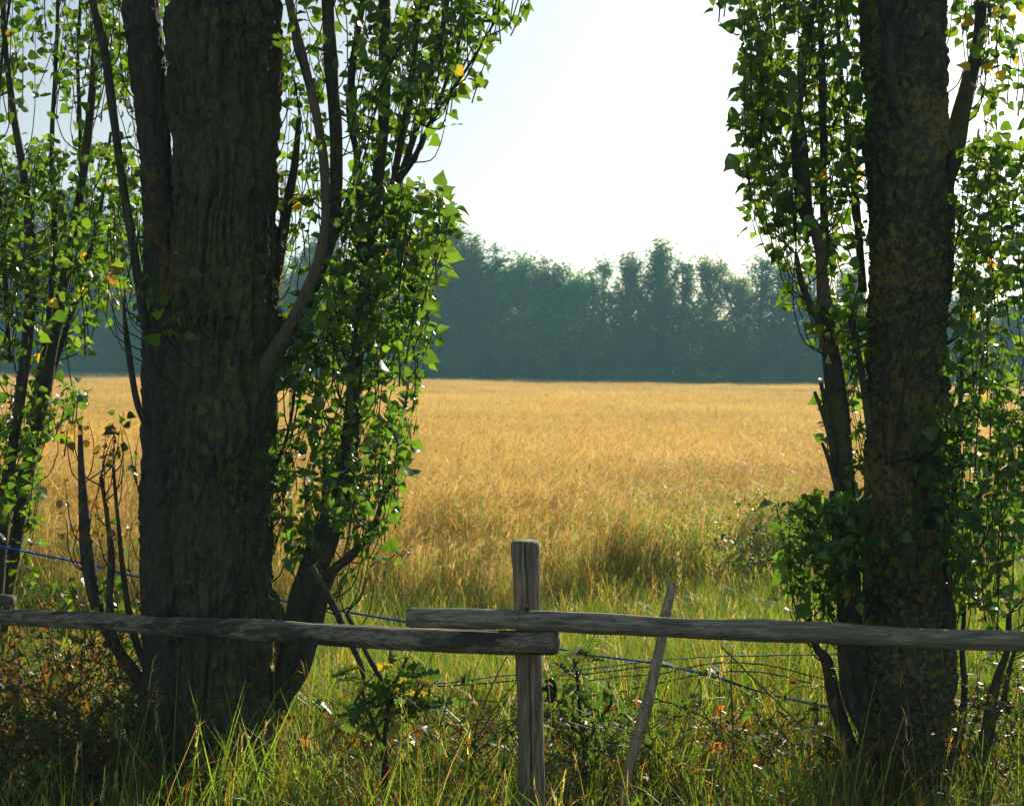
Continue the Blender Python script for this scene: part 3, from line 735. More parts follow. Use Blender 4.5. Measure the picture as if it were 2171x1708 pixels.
limb(rt, 'branch', [(1990, 1480, 14), (2006, 1300, 9), (2012, 1180, 8), (2022, 1050, 7), (2034, 900, 5), (2040, 760, 4)], 5.92, M_BRANCH, 8)
limb(rt, 'branch', [(2010, 1720, 22), (2055, 1630, 17), (2092, 1560, 14), (2102, 1490, 12), (2120, 1420, 9), (2135, 1380, 7), (2140, 1300, 5)], 5.95, M_BRANCH, 12)
limb(rt, 'branch', [(2095, 1540, 7), (2125, 1490, 6), (2140, 1420, 5), (2155, 1360, 4)], 5.95, M_BRANCH, 8)
limb(rt, 'branch', [(2012, 1660, 8), (2035, 1560, 8), (2045, 1460, 7), (2040, 1380, 6), (2045, 1280, 4)], 6.0, M_BRANCH, 8)
limb(rt, 'branch', [(1888, 985, 4, 5.79), (1905, 900, 3, 5.79), (1920, 800, 3, 5.79), (1940, 730, 2, 5.79), (1952, 650, 2, 5.79)], 5.79, M_TWIG, 6)
limb(rt, 'branch', [(1880, 985, 4, 5.8), (1872, 900, 3, 5.8), (1876, 780, 3, 5.79), (1882, 680, 2, 5.79)], 5.79, M_TWIG, 6)
Z(L_, T_, [(1500, -160), (1835, -160), (1842, 560), (1842, 810), (1732, 812), (1695, 745), (1672, 650), (1640, 560), (1595, 500), (1580, 400), (1570, 300), (1572, 200), (1555, 100), (1508, 20)], 92, 6.0, .25, -.06, (140, 330), 15, (.052, .082))
Z(L_, T_, [(1570, 120), (1640, 60), (1680, 560), (1640, 560), (1595, 500), (1580, 400)], 22, 5.95, .2, -.05, (120, 300), 15, (.05, .075))
Z(L_, T_, [(1645, 1070), (1725, 1050), (1825, 1060), (1850, 1345), (1640, 1335), (1665, 1200)], 44, 5.85, .14, -.05, (80, 240), 15, (.055, .085), 5.5)
Z(L_, T_, [(1745, 790), (1850, 790), (1855, 1070), (1755, 1070)], 13, 6.15, .15, 0, (90, 180), 17, (.05, .075), 5.8)
Z(L_, T_, [(1690, 640), (1850, 640), (1850, 800), (1725, 810)], 10, 5.95, .2, 0, (90, 180), 14, (.05, .08))
Z(L_, T_, [(2008, -160), (2290, -160), (2290, 320), (2040, 320), (2036, 210), (2010, 120)], 40, 6.15, .25, .05, (120, 300), 17, (.05, .08), 5.4, 7.2, .03)
Z(L_, T_, [(2022, 300), (2290, 300), (2290, 1340), (2015, 1340), (2018, 820)], 130, 6.1, .3, .02, (140, 330), 13, (.048, .078), 5.35)
Z(L_, T_, [(1935, 900), (2060, 830), (2060, 1290), (1950, 1290), (1940, 1100)], 24, 5.72, .07, .1, (60, 170), 16, (.055, .085), 5.5, 5.85)
Z(L_, T_, [(2035, 1390), (2260, 1390), (2260, 1600), (2045, 1600)], 14, 6.2, .25, .1, (80, 200), 22, (.045, .07))
Z(L_, T_, [(1850, 1060), (1960, 1040), (1960, 1250), (1860, 1260)], 5, 5.73, .03, 0, (40, 110), 24, (.06, .09), 5.5, 5.78)
for (x, y) in ((2062, 165), (2075, 30), (2090, 50), (2085, 130), (2125, 120), (2120, 140), (2105, 5), (2042, 75), (2068, 150), (2135, 20)):
    L_.add(P(x, y, 5.75), (random.uniform(-1, 1), -.2, .1), .052, LYEL * random.uniform(.8, 1.2))
high_crown(L_, T_, 1.75, 6.15, 3.85, 8.6, 1.3, 150, (.06, .09))
nR = L_.build(rt)
obj('twigs', T_.mesh('twigs'), M_TWIG, rt, 'stuff')

# ------------------------------------------------------------------ clump of poplar stems at the left edge
DH = 6.6
LIMBS.clear()
ht = empty('poplar_tree', (0, 0, 0))
tag(ht, 'many stemmed young poplar clump at the left edge beside the thick trunk', 'tree', 'poplar trees along the fence')
L_, T_ = Leaves(), Geo()
for pts in ([(-60, 1640, 15), (-20, 1400, 14), (0, 1180, 13), (20, 1000, 12), (40, 860, 12), (60, 700, 11), (65, 560, 11), (55, 400, 9), (30, 250, 7), (10, 80, 6), (5, -100, 4)],
            [(-50, 1630, 16), (0, 1350, 15), (28, 1180, 14), (55, 1020, 14), (85, 880, 13), (108, 760, 12), (128, 640, 12), (150, 520, 10), (175, 380, 9), (195, 200, 8), (205, 60, 7), (212, -100, 5)],
            [(-20, 1300, 8), (10, 1120, 8), (60, 960, 7), (100, 830, 6), (140, 700, 6), (185, 560, 5), (215, 430, 4), (235, 280, 3)],
            [(60, 900, 6), (100, 700, 6), (115, 500, 6), (110, 300, 5), (120, 100, 4), (125, -100, 3)],
            [(20, 760, 5), (10, 560, 5), (-5, 360, 5), (0, 160, 4), (30, -60, 3)],
            [(120, 640, 5), (160, 480, 5), (170, 300, 4), (165, 120, 4), (175, -60, 3)]):
    limb(ht, 'branch', pts, DH + random.uniform(-.2, .2), M_BRANCH, 10)
Z(L_, T_, [(-160, -160), (290, -160), (290, 300), (-160, 300)], 62, DH, .35, .04, (120, 300), 15, (.05, .075))
Z(L_, T_, [(-160, 300), (290, 300), (290, 620), (250, 730), (210, 820), (-160, 820)], 105, DH, .35, .06, (120, 300), 12, (.046, .07), 5.9, 7.6, .01)
Z(L_, T_, [(-160, 820), (205, 820), (150, 920), (105, 1010), (75, 1110), (70, 1180), (60, 1250), (-160, 1290)], 72, DH, .3, .1, (80, 220), 13, (.046, .07))
high_crown(L_, T_, -2.5, 6.7, 4.0, 7.0, 1.0, 70, (.06, .09))
L_.build(ht)
obj('twigs', T_.mesh('twigs'), M_TWIG, ht, 'stuff')

# ------------------------------------------------------------------ wooden fence
fence = empty('rail_fence', P(1127, 1840, 5.0))
tag(fence, 'rustic fence of round wooden rails nailed to a short post', 'fence')
fl = np.array(fence.location)
def fpart(name, V, F, m, parent=fence, smooth=True):
    o = obj(name, mesh(name, np.asarray(V) - fl, F, smooth=smooth), m, parent); return o
def pole(name, pts, m, seg, n, cracks, seed, knots=(), endr=.85):
    """round weathered timber: pts (x, y, radius_px, depth); cracks (angle, depth, s0, s1)"""
    c = spline([(*P(p[0], p[1], p[3]), S(p[2], p[3])) for p in pts], n)
    r = c[:, 3].copy()
    def disp(V, Nn, s, th):
        d = (fbm(V * 7, seed, 3) - .5) * .010 + (vnoise(np.stack((np.cos(th) * 5, np.sin(th) * 5, s * 1.5), -1), seed + 2) - .5) * .006
        for (a, dep, s0, s1) in cracks:
            aa = a + .16 * (vnoise(np.stack((s * 4, s * 0, s * 0), -1), seed + 4) - .5) + .05 * (vnoise(np.stack((s * 22, s * 0, s * 0), -1), seed + 6) - .5)
            dd = np.abs((th - aa + math.pi) % (2 * math.pi) - math.pi)
            wgt = np.clip((s - s0) / .06, 0, 1) * np.clip((s1 - s) / .08, 0, 1)
            d = d - dep * np.exp(-(dd / .045) ** 2) * wgt
        for (a, sk) in knots:
            dd = np.abs((th - a + math.pi) % (2 * math.pi) - math.pi) * .04
            q = np.sqrt(dd ** 2 + ((s - sk) * .8) ** 2)
            d = d + .005 * np.exp(-(q / .012) ** 2) - .006 * np.exp(-(q / .005) ** 2)
        return d
    V, Q, T = tube(c[:, :3], r, seg, disp)
    # worn rounded ends
    for e, inner in ((0, 1), (n - 1, n - 2)):
        for k, f in ((e, endr),):
            V[k * seg:(k + 1) * seg] = c[k, :3] + (V[k * seg:(k + 1) * seg] - c[k, :3]) * f
    return V, Q, T, c
# post: angle 0 of its frame faces the camera
V, Q, T, c = pole('post', [(1131, 1850, 28, 5.0), (1127, 1700, 28, 5.0), (1124, 1500, 27, 5.0), (1120, 1350, 28, 5.0), (1115, 1220, 29.5, 5.0), (1113.5, 1180, 30, 5.0), (1113, 1160, 30, 5.0), (1113, 1150, 28, 5.0), (1113, 1145, 26, 5.0)], M_POST, 120, 170, [(0.02, .014, -1, .98 + .3), (.5, .006, .5, 1.3), (-.35, .006, -1, .45), (.08, .012, -1, .5), (1.2, .008, 0, 2), (2.6, .01, 0, 2), (-1.6, .008, 0, 2)], 61, ((-.4, .78), (.55, .52), (.6, .47)), .82)
post = fpart('post', V, [Q, T], M_POST)
LR = [(-180, 1300, 15.5, 5.60), (-90, 1303, 15.7, 5.53), (0, 1308, 16.5, 5.46), (200, 1316, 18.5, 5.33), (330, 1325, 20, 5.25), (450, 1331, 21, 5.18), (600, 1338, 22, 5.1), (750, 1348, 23, 5.03), (900, 1356, 24.5, 4.96), (1050, 1361, 25, 4.90), (1178, 1363.5, 25, 4.86)]
V, Q, T, c = pole('rail', LR, M_RAILL, 64, 300, [(2.2, .006, 0, 9), (.3, .005, .3, 1.2), (1.9, .005, 1.7, 2.6), (-.2, .007, 2.2, 2.7)], 71, ((.2, 2.35), (.9, 1.5), (-.1, .9)), .93)
rl = fpart('rail', V, [Q, T], M_RAILL); rl['label'] = 'dark stained left rail tapering away to the left edge'
RR_ = [(864, 1310, 21.5, 4.90), (950, 1311, 22, 4.885), (1050, 1312.5, 22, 4.88), (1150, 1316, 21.5, 4.88), (1300, 1323, 21.5, 4.89), (1450, 1331, 22, 4.9), (1600, 1336, 23, 4.91), (1750, 1341, 23, 4.92), (1870, 1348, 22, 4.93), (1980, 1354, 21.5, 4.94), (2171, 1360, 21.5, 4.95), (2500, 1374, 21, 4.98), (3100, 1396, 20, 5.02)]
V, Q, T, c = pole('rail', RR_, M_RAILR, 64, 300, [(1.1, .005, 1.6, 9), (.5, .006, 1.9, 2.3), (-.4, .004, .9, 1.5)], 83, ((-.3, 1.13), (-.5, .5), (.1, 1.48), (-.9, 1.93), (.4, 1.92), (.2, 1.2)), .88)
rr_ = fpart('rail', V, [Q, T], M_RAILR); rr_['label'] = 'greyish right rail lying above the left one at the post'
V, Q, T, c = pole('rail', [(-1200, 1235, 14, 6.3), (-420, 1258, 14, 5.75), (-150, 1266, 14, 5.58), (0, 1272, 14, 5.48), (29, 1273, 13.5, 5.465)], M_RAILL, 40, 60, [], 91, (), .85)
fpart('rail', V, [Q, T], M_RAILL)
def disc(p, nrm, r, h, seg=12):
    p = np.asarray(p, float); nrm = unit(np.asarray(nrm, float))
    return tube(np.array([p - nrm * h, p + nrm * h * .4, p + nrm * h]), np.array((r, r, r * .6)), seg)
for (x, y, par, ry) in ((1093, 1310, rr_, 4.88 - .0365), (1095, 1364, rl, 4.87 - .041)):
    V, Q, T = disc(P(x, y, ry), (0, -1, .1), .0055, .003)
    fpart('nail', V, [Q, T], M_NAIL, par, False)
V, Q, T = disc(P(1118, 1292, 4.875), (.1, -.3, 1), .008, .012, 10); fpart('knot_stub', V, [Q, T], M_TWIG, rr_)
# sawn end of the left rail
V, Q, T = disc(P(1178, 1363.5, 4.86) + np.array((.002, 0, 0)), (1, -.45, 0), .036, .004, 40)
V = V + (fbm(V * 60, 5, 3) - .5)[:, None] * .006
fpart('sawn_end', V, [Q, T], M_END, rl)
# black insulator on the post
g = Geo()
for cc, rr in (([(1156, 1445), (1166, 1440), (1174, 1447), (1177, 1462), (1172, 1480), (1163, 1489)], 4.5), ([(1158, 1452), (1166, 1462), (1168, 1476), (1164, 1486)], 9), ([(1150, 1458), (1160, 1460), (1170, 1456)], 5)):
    c = spline([P(x, y, 4.985) for x, y in cc], 18); V, Q, T = tube(c, np.full(18, S(rr, 4.985)), 10); g.add(V, Q, T)
me = g.mesh('insulator', True); me.transform(Matrix.Translation(Vector(-fl)))
obj('insulator', me, M_BLACK, post)['label'] = 'black plastic insulator on the side of the post'

for px, pY in ((-90, 5.62), (3000, 5.12)):      # the posts at the other ends of the rails, past the picture's edges
    V, Q, T, c = pole('post', [(px + 8, 1900, 28, pY), (px + 4, 1600, 27, pY), (px, 1350, 28, pY), (px, 1200, 28, pY), (px, 1172, 27, pY), (px, 1165, 24, pY)], M_POST, 60, 90, [(0.1, .012, -1, 2), (1.5, .008, 0, 2)], 66, (), .82)
    fpart('post', V, [Q, T], M_POST)
# leaning stake and the wires
V, Q, T, c = pole('stake', [(1318, 1740, 9, 5.30), (1328, 1650, 10, 5.33), (1350, 1565, 11, 5.37), (1369, 1500, 12, 5.40), (1388, 1420, 11.5, 5.44), (1400, 1370, 10.5, 5.46), (1412, 1300, 10, 5.50), (1427, 1236, 10, 5.54)], M_STAKE, 24, 80, [(.3, .006, .5, 1.2), (-.8, .005, 0, .7)], 44, ((.2, .3), (-.3, .6)), .95)
st = obj('fence_stake', mesh('fence_stake', V, [Q, T], smooth=True), M_STAKE)
tag(st, 'thin weathered stake leaning right behind the fence, right of the post', 'stake')
def wire(name, pts, Y, r, m, label, cat='wire', barbs=0, wob=.004):
    c = spline([P(p[0], p[1], p[2] if len(p) > 2 else Y) for p in pts], 90)
    c = c + (np.stack([vnoise(np.stack((np.arange(90) * .35, np.zeros(90), np.zeros(90) + k), -1), 17 + len(pts)) for k in range(3)], -1) - .5) * wob
    V, Q, T = tube(c, np.full(90, r), 6); g = Geo(); g.add(V, Q, T)
    if barbs:
        t, a, b = frames(c)
        for i in range(4, 88, barbs):
            for sgn in (1, -1):
                V, Q, T = tube(np.array([c[i] - t[i] * .004, c[i] + a[i] * .012 * sgn + b[i] * .006 + t[i] * .004]), np.array((r, r * .6)), 4); g.add(V, Q, T)
    o = obj(name, g.mesh(name, True), m); tag(o, label, cat); return o
wire('blue_twine', [(-40, 1150, 6.3), (40, 1166, 6.3), (200, 1198, 6.3), (290, 1222, 6.28), (500, 1256, 6.27), (720, 1294, 6.25), (860, 1318, 6.25), (1050, 1352, 6.25), (1190, 1376, 6.25), (1290, 1393, 6.24), (1396, 1407, 6.23), (1500, 1432, 6.25), (1620, 1468, 6.3), (1750, 1496, 6.33), (1900, 1530, 6.36), (2050, 1568, 6.36), (2171, 1597, 6.36), (2300, 1625, 6.4)], 6.2, .0046, M_BLUE, 'bright blue twine running behind both tree trunks past the leaning stake', 'twine')
wire('fence_wire', [(880, 1452), (980, 1444), (1060, 1432), (1180, 1424), (1290, 1412), (1398, 1399), (1500, 1392), (1600, 1389), (1720, 1387), (1830, 1384)], 6.24, .0034, M_GREENW, 'pale green wire rising to the stake from the young oak')
wire('barbed_wire', [(880, 1456), (1000, 1450), (1150, 1436), (1280, 1424), (1398, 1412), (1500, 1428), (1620, 1468), (1760, 1502), (1900, 1536)], 6.27, .0032, M_RUST, 'dark rusty barbed wire following the blue twine', barbs=9)
wire('barbed_wire', [(1240, 1444), (1330, 1432), (1400, 1428), (1470, 1412), (1540, 1404), (1620, 1408), (1690, 1424), (1760, 1442), (1880, 1460)], 6.3, .0032, M_RUST, 'dark barbed wire arching right of the stake, the upper of two arches', barbs=9)
wire('barbed_wire', [(1230, 1476), (1330, 1462), (1420, 1442), (1500, 1428), (1570, 1422), (1650, 1430), (1740, 1454), (1850, 1480)], 6.33, .0032, M_RUST, 'dark barbed wire arching right of the stake, the lower of two arches', barbs=9)
wire('barbed_wire', [(1380, 1478), (1450, 1500), (1530, 1540), (1610, 1592), (1680, 1640), (1760, 1712)], 5.75, .0032, M_RUST, 'slack barbed wire slanting down through the grass to the right trunk', barbs=8)
wire('barbed_wire', [(880, 1470), (980, 1482), (1100, 1486), (1250, 1478)], 6.1, .0028, M_RUST, 'level dark wire crossing behind the post below the rails', barbs=0)
wire('barbed_wire', [(2020, 1545), (2090, 1560), (2171, 1590), (2260, 1620)], 6.1, .0032, M_RUST, 'dark wire right of the lichened trunk beside the blue twine', barbs=8)

# ------------------------------------------------------------------ young oaks
def oak_leaf(k):
    r = np.random.default_rng(700 + k)
    ys = np.linspace(0, 1, 9); half = np.array((.03, .15, .07, .29, .12, .36, .15, .25, .0)) * r.uniform(.85, 1.15, 9)
    mid = np.stack((np.zeros(9), ys, -.25 * ys ** 2 * r.uniform(-.4, 1.2)), -1)
    lft = mid + np.stack((-half, np.where(np.arange(9) % 2 == 1, .05, -.02), half * r.uniform(.1, .7)), -1)
    rgt = mid + np.stack((half * r.uniform(.8, 1.2), np.where(np.arange(9) % 2 == 1, .05, -.02), half * r.uniform(.1, .7)), -1)
    V = np.vstack((mid, lft, rgt, [(0, -.1, 0), (.02, -.1, 0)]))
    i = np.arange(8); Q = np.vstack((np.stack((i, i + 1, i + 10, i + 9), -1), np.stack((i + 1, i, i + 18, i + 19), -1)))
    return V, Q
OAKS = [oak_leaf(k) for k in range(4)]
OC = [(.045, .095, .02), (.06, .12, .02), (.08, .14, .025), (.30, .24, .03), (.33, .10, .02)]
_om = {}
def oak(label, foot, stems, Y, n, size, yel, box):
    t = empty('oak_sapling', (0, 0, 0)); tag(t, label, 'sapling', 'oak saplings in the verge')
    for s in stems: limb(t, 'stem', s, Y, M_TWIG, 8)
    for k in range(n):
        s = stems[k % len(stems)]; f = random.uniform(.35, 1) if k % 3 else random.uniform(.8, 1)
        c = spline([(p[0], p[1]) for p in [(*q[:2], 0) for q in s]], 20) if False else spline([(q[0], q[1], 0) for q in s], 20)
        q = c[int(f * 19)]; x = q[0] + random.gauss(0, box[0]); y = q[1] + random.gauss(0, box[1])
        ci = 3 if random.random() < yel else (4 if random.random() < yel * .35 else random.randrange(3)); ti = random.randrange(4)
        if (ti, ci) not in _om:
            V, Q = OAKS[ti]; _om[(ti, ci)] = mesh('oak_leaf', V, [Q], np.tile(OC[ci], (len(V), 1)), True); _om[(ti, ci)].materials.append(M_OAK)
        o = bpy.data.objects.new('leaf', _om[(ti, ci)]); COL.objects.link(o); o.parent = t
        p = P(x, y, Y + random.gauss(0, .08)); sz = random.uniform(*size)
        a = random.uniform(0, 6.28); yy = unit(np.array((math.cos(a), math.sin(a) * .7, random.uniform(-.8, .3))))
        xx = unit(np.cross(yy, unit(rng.normal(0, 1, 3) + np.array((0, -1.0, .5))))); zz = np.cross(xx, yy)
        Mx = Matrix.Identity(4)
        for b in range(3): Mx[b][0], Mx[b][1], Mx[b][2], Mx[b][3] = xx[b] * sz, yy[b] * sz, zz[b] * sz, p[b]
        o.matrix_basis = Mx
        # short stalk from the twig
        s0 = P(q[0], q[1], Y)
        V, Qd, T = tube(np.array([s0, (s0 + p) / 2 + np.array((0, 0, .01)), p]), np.array((.0016, .0013, .001)), 4)
        obj('twig', mesh('twig', V, [Qd, T]), M_TWIG, t)
    return t
oak('young oak with dark lobed leaves, some yellow, under the rail left of the post', None, [[(818, 1735, 7), (816, 1640, 7), (815, 1570, 6), (826, 1500, 5), (845, 1440, 4), (862, 1395, 3)], [(818, 1600, 5), (795, 1540, 4), (775, 1490, 3), (765, 1450, 2)], [(822, 1530, 4), (850, 1500, 3), (885, 1470, 3), (905, 1440, 2)]], 5.45, 105, (.06, .105), .07, (34, 40))
oak('bright green backlit oak seedling just right of the post', None, [[(1235, 1690, 5), (1240, 1600, 5), (1230, 1520, 4), (1225, 1440, 3), (1215, 1395, 2)], [(1240, 1600, 4), (1262, 1540, 3), (1290, 1500, 3), (1305, 1470, 2)], [(1238, 1560, 3), (1200, 1530, 3), (1185, 1500, 2)]], 5.7, 75, (.06, .10), .02, (34, 36))

# ------------------------------------------------------------------ tall dry grass stalks that stand out
def stalk(pts, Y, label, r=1.2, head=14, hl=70):
    t = empty('grass_stalk', (0, 0, 0)); tag(t, label, 'grass', 'dry grass stalks by the fence')
    c = spline([P(p[0], p[1], Y) for p in pts], 60)
    V, Q, T = tube(c, np.linspace(S(r, Y), S(r * .6, Y), 60), 5); g = Geo(); g.add(V, Q, T, (.40, .30, .15))
    obj('stem', g.mesh('stem', True), M_BARLEY, t)
    g = Geo(); t_, a, b = frames(c)
    L = np.r_[0, np.cumsum(np.linalg.norm(np.diff(c, axis=0), axis=1))]; hm = S(hl, Y); ii = np.where(L > L[-1] - hm)[0]
    nn = 46
    k = ii[rng.integers(0, len(ii), nn)]; an = rng.uniform(0, 6.28, nn)
    dd = unit(t_[k] + .55 * (a[k] * np.cos(an)[:, None] + b[k] * np.sin(an)[:, None]))
    strips(g, c[k], dd, rng.uniform(.012, .022, nn), np.full(nn, .0042), np.zeros((nn, 3)), np.tile((.56, .45, .27), (nn, 1)) * rng.uniform(.8, 1.2, (nn, 1)), 2, .2)
    obj('seed_head', g.mesh('seed_head'), M_BARLEY, t)
stalk([(1130, 1700), (1080, 1600), (1030, 1520), (1008, 1490), (985, 1468), (960, 1455)], 5.3, 'pale grass head drooping left below the lower rail')
stalk([(960, 1720), (945, 1600), (925, 1540), (895, 1505), (860, 1480), (840, 1470)], 5.35, 'pale grass head over the young oak leaves')
stalk([(870, 1720), (880, 1690), (930, 1660), (1000, 1665), (1060, 1700), (1090, 1740)], 5.0, 'straw arching low across the bottom, left of the post foot', 1.3, 14, 60)
stalk([(1150, 1600), (1168, 1540), (1165, 1470), (1160, 1420), (1150, 1380), (1144, 1360)], 4.92, 'thin straw leaning against the right side of the post')
stalk([(1440, 1420), (1442, 1330), (1438, 1270), (1440, 1210), (1438, 1175)], 6.1, 'upright feathery grass head just above the stake top')
stalk([(1330, 1720), (1345, 1560), (1300, 1400), (1260, 1375), (1230, 1370)], 5.6, 'drooping grass head under the right rail, left of the stake')
stalk([(1450, 1720), (1470, 1560), (1450, 1450), (1462, 1400), (1490, 1388), (1505, 1410), (1495, 1470)], 5.5, 'bent straw hanging in a loop right of the stake')
stalk([(1480, 1720), (1500, 1600), (1512, 1500), (1530, 1420), (1545, 1395)], 5.6, 'slender upright straw right of the stake below the rail')
stalk([(1395, 1700), (1378, 1560), (1388, 1440), (1372, 1370), (1358, 1330), (1366, 1290)], 5.9, 'grass head crossing in front of the leaning stake')
stalk([(700, 1720), (720, 1560), (745, 1400), (760, 1290), (785, 1260), (800, 1258)], 6.3, 'nodding straw above the left rail beside the side stem')
stalk([(1220, 1720), (1210, 1600), (1180, 1480), (1190, 1400), (1240, 1395), (1290, 1440), (1310, 1480)], 5.55, 'curved straw bending over the oak seedling')
stalk([(900, 1720), (1000, 1600), (1060, 1520), (1090, 1470)], 5.4, 'straight thin straw slanting up to the post')
stalk([(240, 1740), (248, 1690), (246, 1660), (247, 1640)], 4.9, 'small pale flowering spike at the foot of the left trunk', 1.2, 14, 40)
def weed(pts, Y, label, branches):
    t = empty('weed_stem', (0, 0, 0)); tag(t, label, 'weed', 'dry weed stems by the fence')
    limb(t, 'stem', pts, Y, M_WEED, 6)
    for b in branches: limb(t, 'side_stem', b, Y, M_WEED, 5)
M_WEED = plain('dry_red_stem', (.20, .085, .04), .6)
weed([(985, 1720, 3), (1000, 1620, 3), (1010, 1540, 2.5), (1040, 1460, 2), (1075, 1390, 1.5)], 5.6, 'reddish dry weed stem rising to the rails left of the post', [[(1005, 1580, 2), (1050, 1500, 1.5), (1100, 1440, 1)], [(1012, 1530, 1.5), (1000, 1460, 1), (1015, 1400, 1)]])
weed([(900, 1720, 2.5), (960, 1640, 2.5), (1050, 1560, 2), (1110, 1520, 1.5)], 5.5, 'long brown stem slanting across the grass left of the post', [[(985, 1615, 1.5), (1010, 1560, 1)]])
weed([(1560, 1720, 2.5), (1556, 1600, 2.5), (1552, 1500, 2), (1550, 1420, 1.5), (1554, 1370, 1)], 5.7, 'upright brown weed stem below the right rail', [[(1554, 1540, 1.5), (1585, 1490, 1), (1600, 1460, 1)], [(1552, 1480, 1.5), (1530, 1440, 1)]])
weed([(1530, 1370, 2), (1600, 1440, 2), (1680, 1520, 2), (1760, 1600, 1.5)], 5.8, 'thin brown stem slanting down to the right trunk', [])
weed([(640, 1720, 2.5), (690, 1600, 2.5), (745, 1500, 2), (800, 1420, 1.5)], 5.7, 'slanting reddish stem between left trunk and young oak', [[(690, 1600, 1.5), (680, 1530, 1)]])

# dry bramble tangle by the left trunk
g = Geo(); rng = np.random.default_rng(77)
def tangle(xr, yr, Yr, n, pal, m=9, size=(.02, .045), rise=.35):
    pal = np.array(pal)
    for k in range(n):
        p0 = P(random.uniform(*xr), random.uniform(*yr), random.uniform(*Yr)); a = random.uniform(0, 6.28); Lh = random.uniform(.15, .5)
        p0[2] = max(p0[2], float(ground(p0[0], p0[1])) + .02)
        p2 = p0 + np.array((math.cos(a) * Lh, math.sin(a) * Lh * .6, random.uniform(-.05, rise))); p1 = (p0 + p2) / 2 + np.array((0, 0, random.uniform(.02, .14)))
        c = spline([p0, p1, p2], 9); V, Q, T = tube(c, np.linspace(.0025, .0012, 9), 4, cap=False)
        g.add(V, Q, None, (.13, .075, .04))
        base = c[rng.integers(1, 9, m)]; dd = unit(rng.normal(0, 1, (m, 3)))
        cc = pal[rng.integers(0, len(pal), m)] * rng.uniform(.6, 1.3, (m, 1)); W = rng.uniform(size[0], size[1], m)
        strips(g, base - dd * W[:, None] * .2, dd, W, W * .62, rng.normal(0, .006, (m, 3)), cc, 3, .12)
BR_, GR_, OR_ = (.13, .07, .03), (.06, .11, .025), (.24, .10, .025)
tangle((-60, 300), (1400, 1690), (5.5, 6.8), 330, [BR_, BR_, GR_, GR_, OR_], 10, (.025, .05))
tangle((-60, 330), (1560, 1740), (4.9, 5.6), 160, [GR_, GR_, BR_], 10, (.03, .06), .2)
tangle((560, 1850), (1540, 1720), (5.3, 6.3), 240, [BR_, GR_, GR_, GR_, GR_, OR_], 7, (.03, .06), .3)
tangle((2000, 2260), (1500, 1720), (5.4, 6.4), 90, [BR_, GR_, GR_], 8, (.025, .05), .3)
tangle((1560, 1760), (1120, 1290), (10.6, 12.2), 150, [GR_, (.09, .15, .035)], 12, (.03, .06), .4)
tag(obj('dry_undergrowth', g.mesh('dry_undergrowth'), M_GRASS, kind='stuff'), 'tangle of brown twigs and small leaves low in the grass along the fence', 'undergrowth', kind='stuff')

# ------------------------------------------------------------------ far wood
def far_tree(seed, H, rad, nl, lo=.12, leaf=.17, open_=0.):
    r = np.random.default_rng(seed); g = Geo(); tg = Geo()
    k = np.linspace(0, 1, 9); c = np.stack((np.cumsum(r.normal(0, .05, 9)), np.cumsum(r.normal(0, .05, 9)), k * H * .96), -1)
    V, Q, T = tube(c, .16 * (1 - k * .9) + .01, 7); tg.add(V, Q, T)
    P_, N_ = [], []
    for i in range(nl):
        z = H * (lo + (.97 - lo) * r.random() ** .85); t = (z / H - lo) / (1 - lo)
        pr = rad * min(1.0, max(.12, (1.0 - t) * 2.3)) ** .8 * (.65 + .35 * min(1, t * 4)) * r.uniform(.5, 1.12)
        a = r.uniform(0, 6.28); b0 = np.array((np.interp(z * .75, c[:, 2], c[:, 0]), np.interp(z * .75, c[:, 2], c[:, 1]), z * r.uniform(.70, .86)))
        tip = b0 + np.array((math.cos(a) * pr, math.sin(a) * pr, max(.5, (z - b0[2])) + r.uniform(.1, .9)))
        cc = spline([b0, (b0 * .5 + tip * .5) + np.array((math.cos(a) * .25, math.sin(a) * .25, -.15)), tip], 7)
        V, Q, T = tube(cc, np.linspace(.05, .012, 7), 4, cap=False); tg.add(V, Q)
        # sprays of leaves along the outer limb
        for s in range(int(r.integers(5, 9))):
            f = r.uniform(.3, 1.0); q = b0 + (tip - b0) * f
            d = unit(np.array((math.cos(a) * .5 + r.normal(0, .5), math.sin(a) * .5 + r.normal(0, .5), .9))); Ls = r.uniform(.5, 1.1)
            m = int(r.integers(12, 20)); u = r.random(m)[:, None]
            P_.append(q + d * Ls * u + r.normal(0, .13, (m, 3)) * (1.1 - u * .6)); N_.append(np.tile(d, (m, 1)))
    Pt = np.vstack(P_); D = unit(np.vstack(N_) + r.normal(0, .7, (len(Pt), 3))); n = len(Pt)
    if open_: keep = vnoise(Pt * 1.1 + seed, 5) > open_; Pt, D = Pt[keep], D[keep]; n = len(Pt)
    sd = unit(np.cross(D, r.normal(0, 1, (n, 3)))); L = leaf * r.uniform(.6, 1.3, n)[:, None]; W = L * .42
    V = np.stack((Pt, Pt + D * L * .5 + sd * W, Pt + D * L, Pt + D * L * .5 - sd * W), 1).reshape(-1, 3)
    Q = np.arange(n * 4).reshape(-1, 4)
    C = np.repeat(np.array((.060, .125, .05)) * np.array((r.uniform(.8, 1.5), 1, r.uniform(.8, 1.1))) * (.65, 1.0, 1.5, .8, 1.35, 1.1, .55)[seed % 7] * r.uniform(.6, 1.5, (n, 1)), 4, 0)
    g.add(V, Q, None, C)
    return tg.mesh('trunk', True), g.mesh('crown')
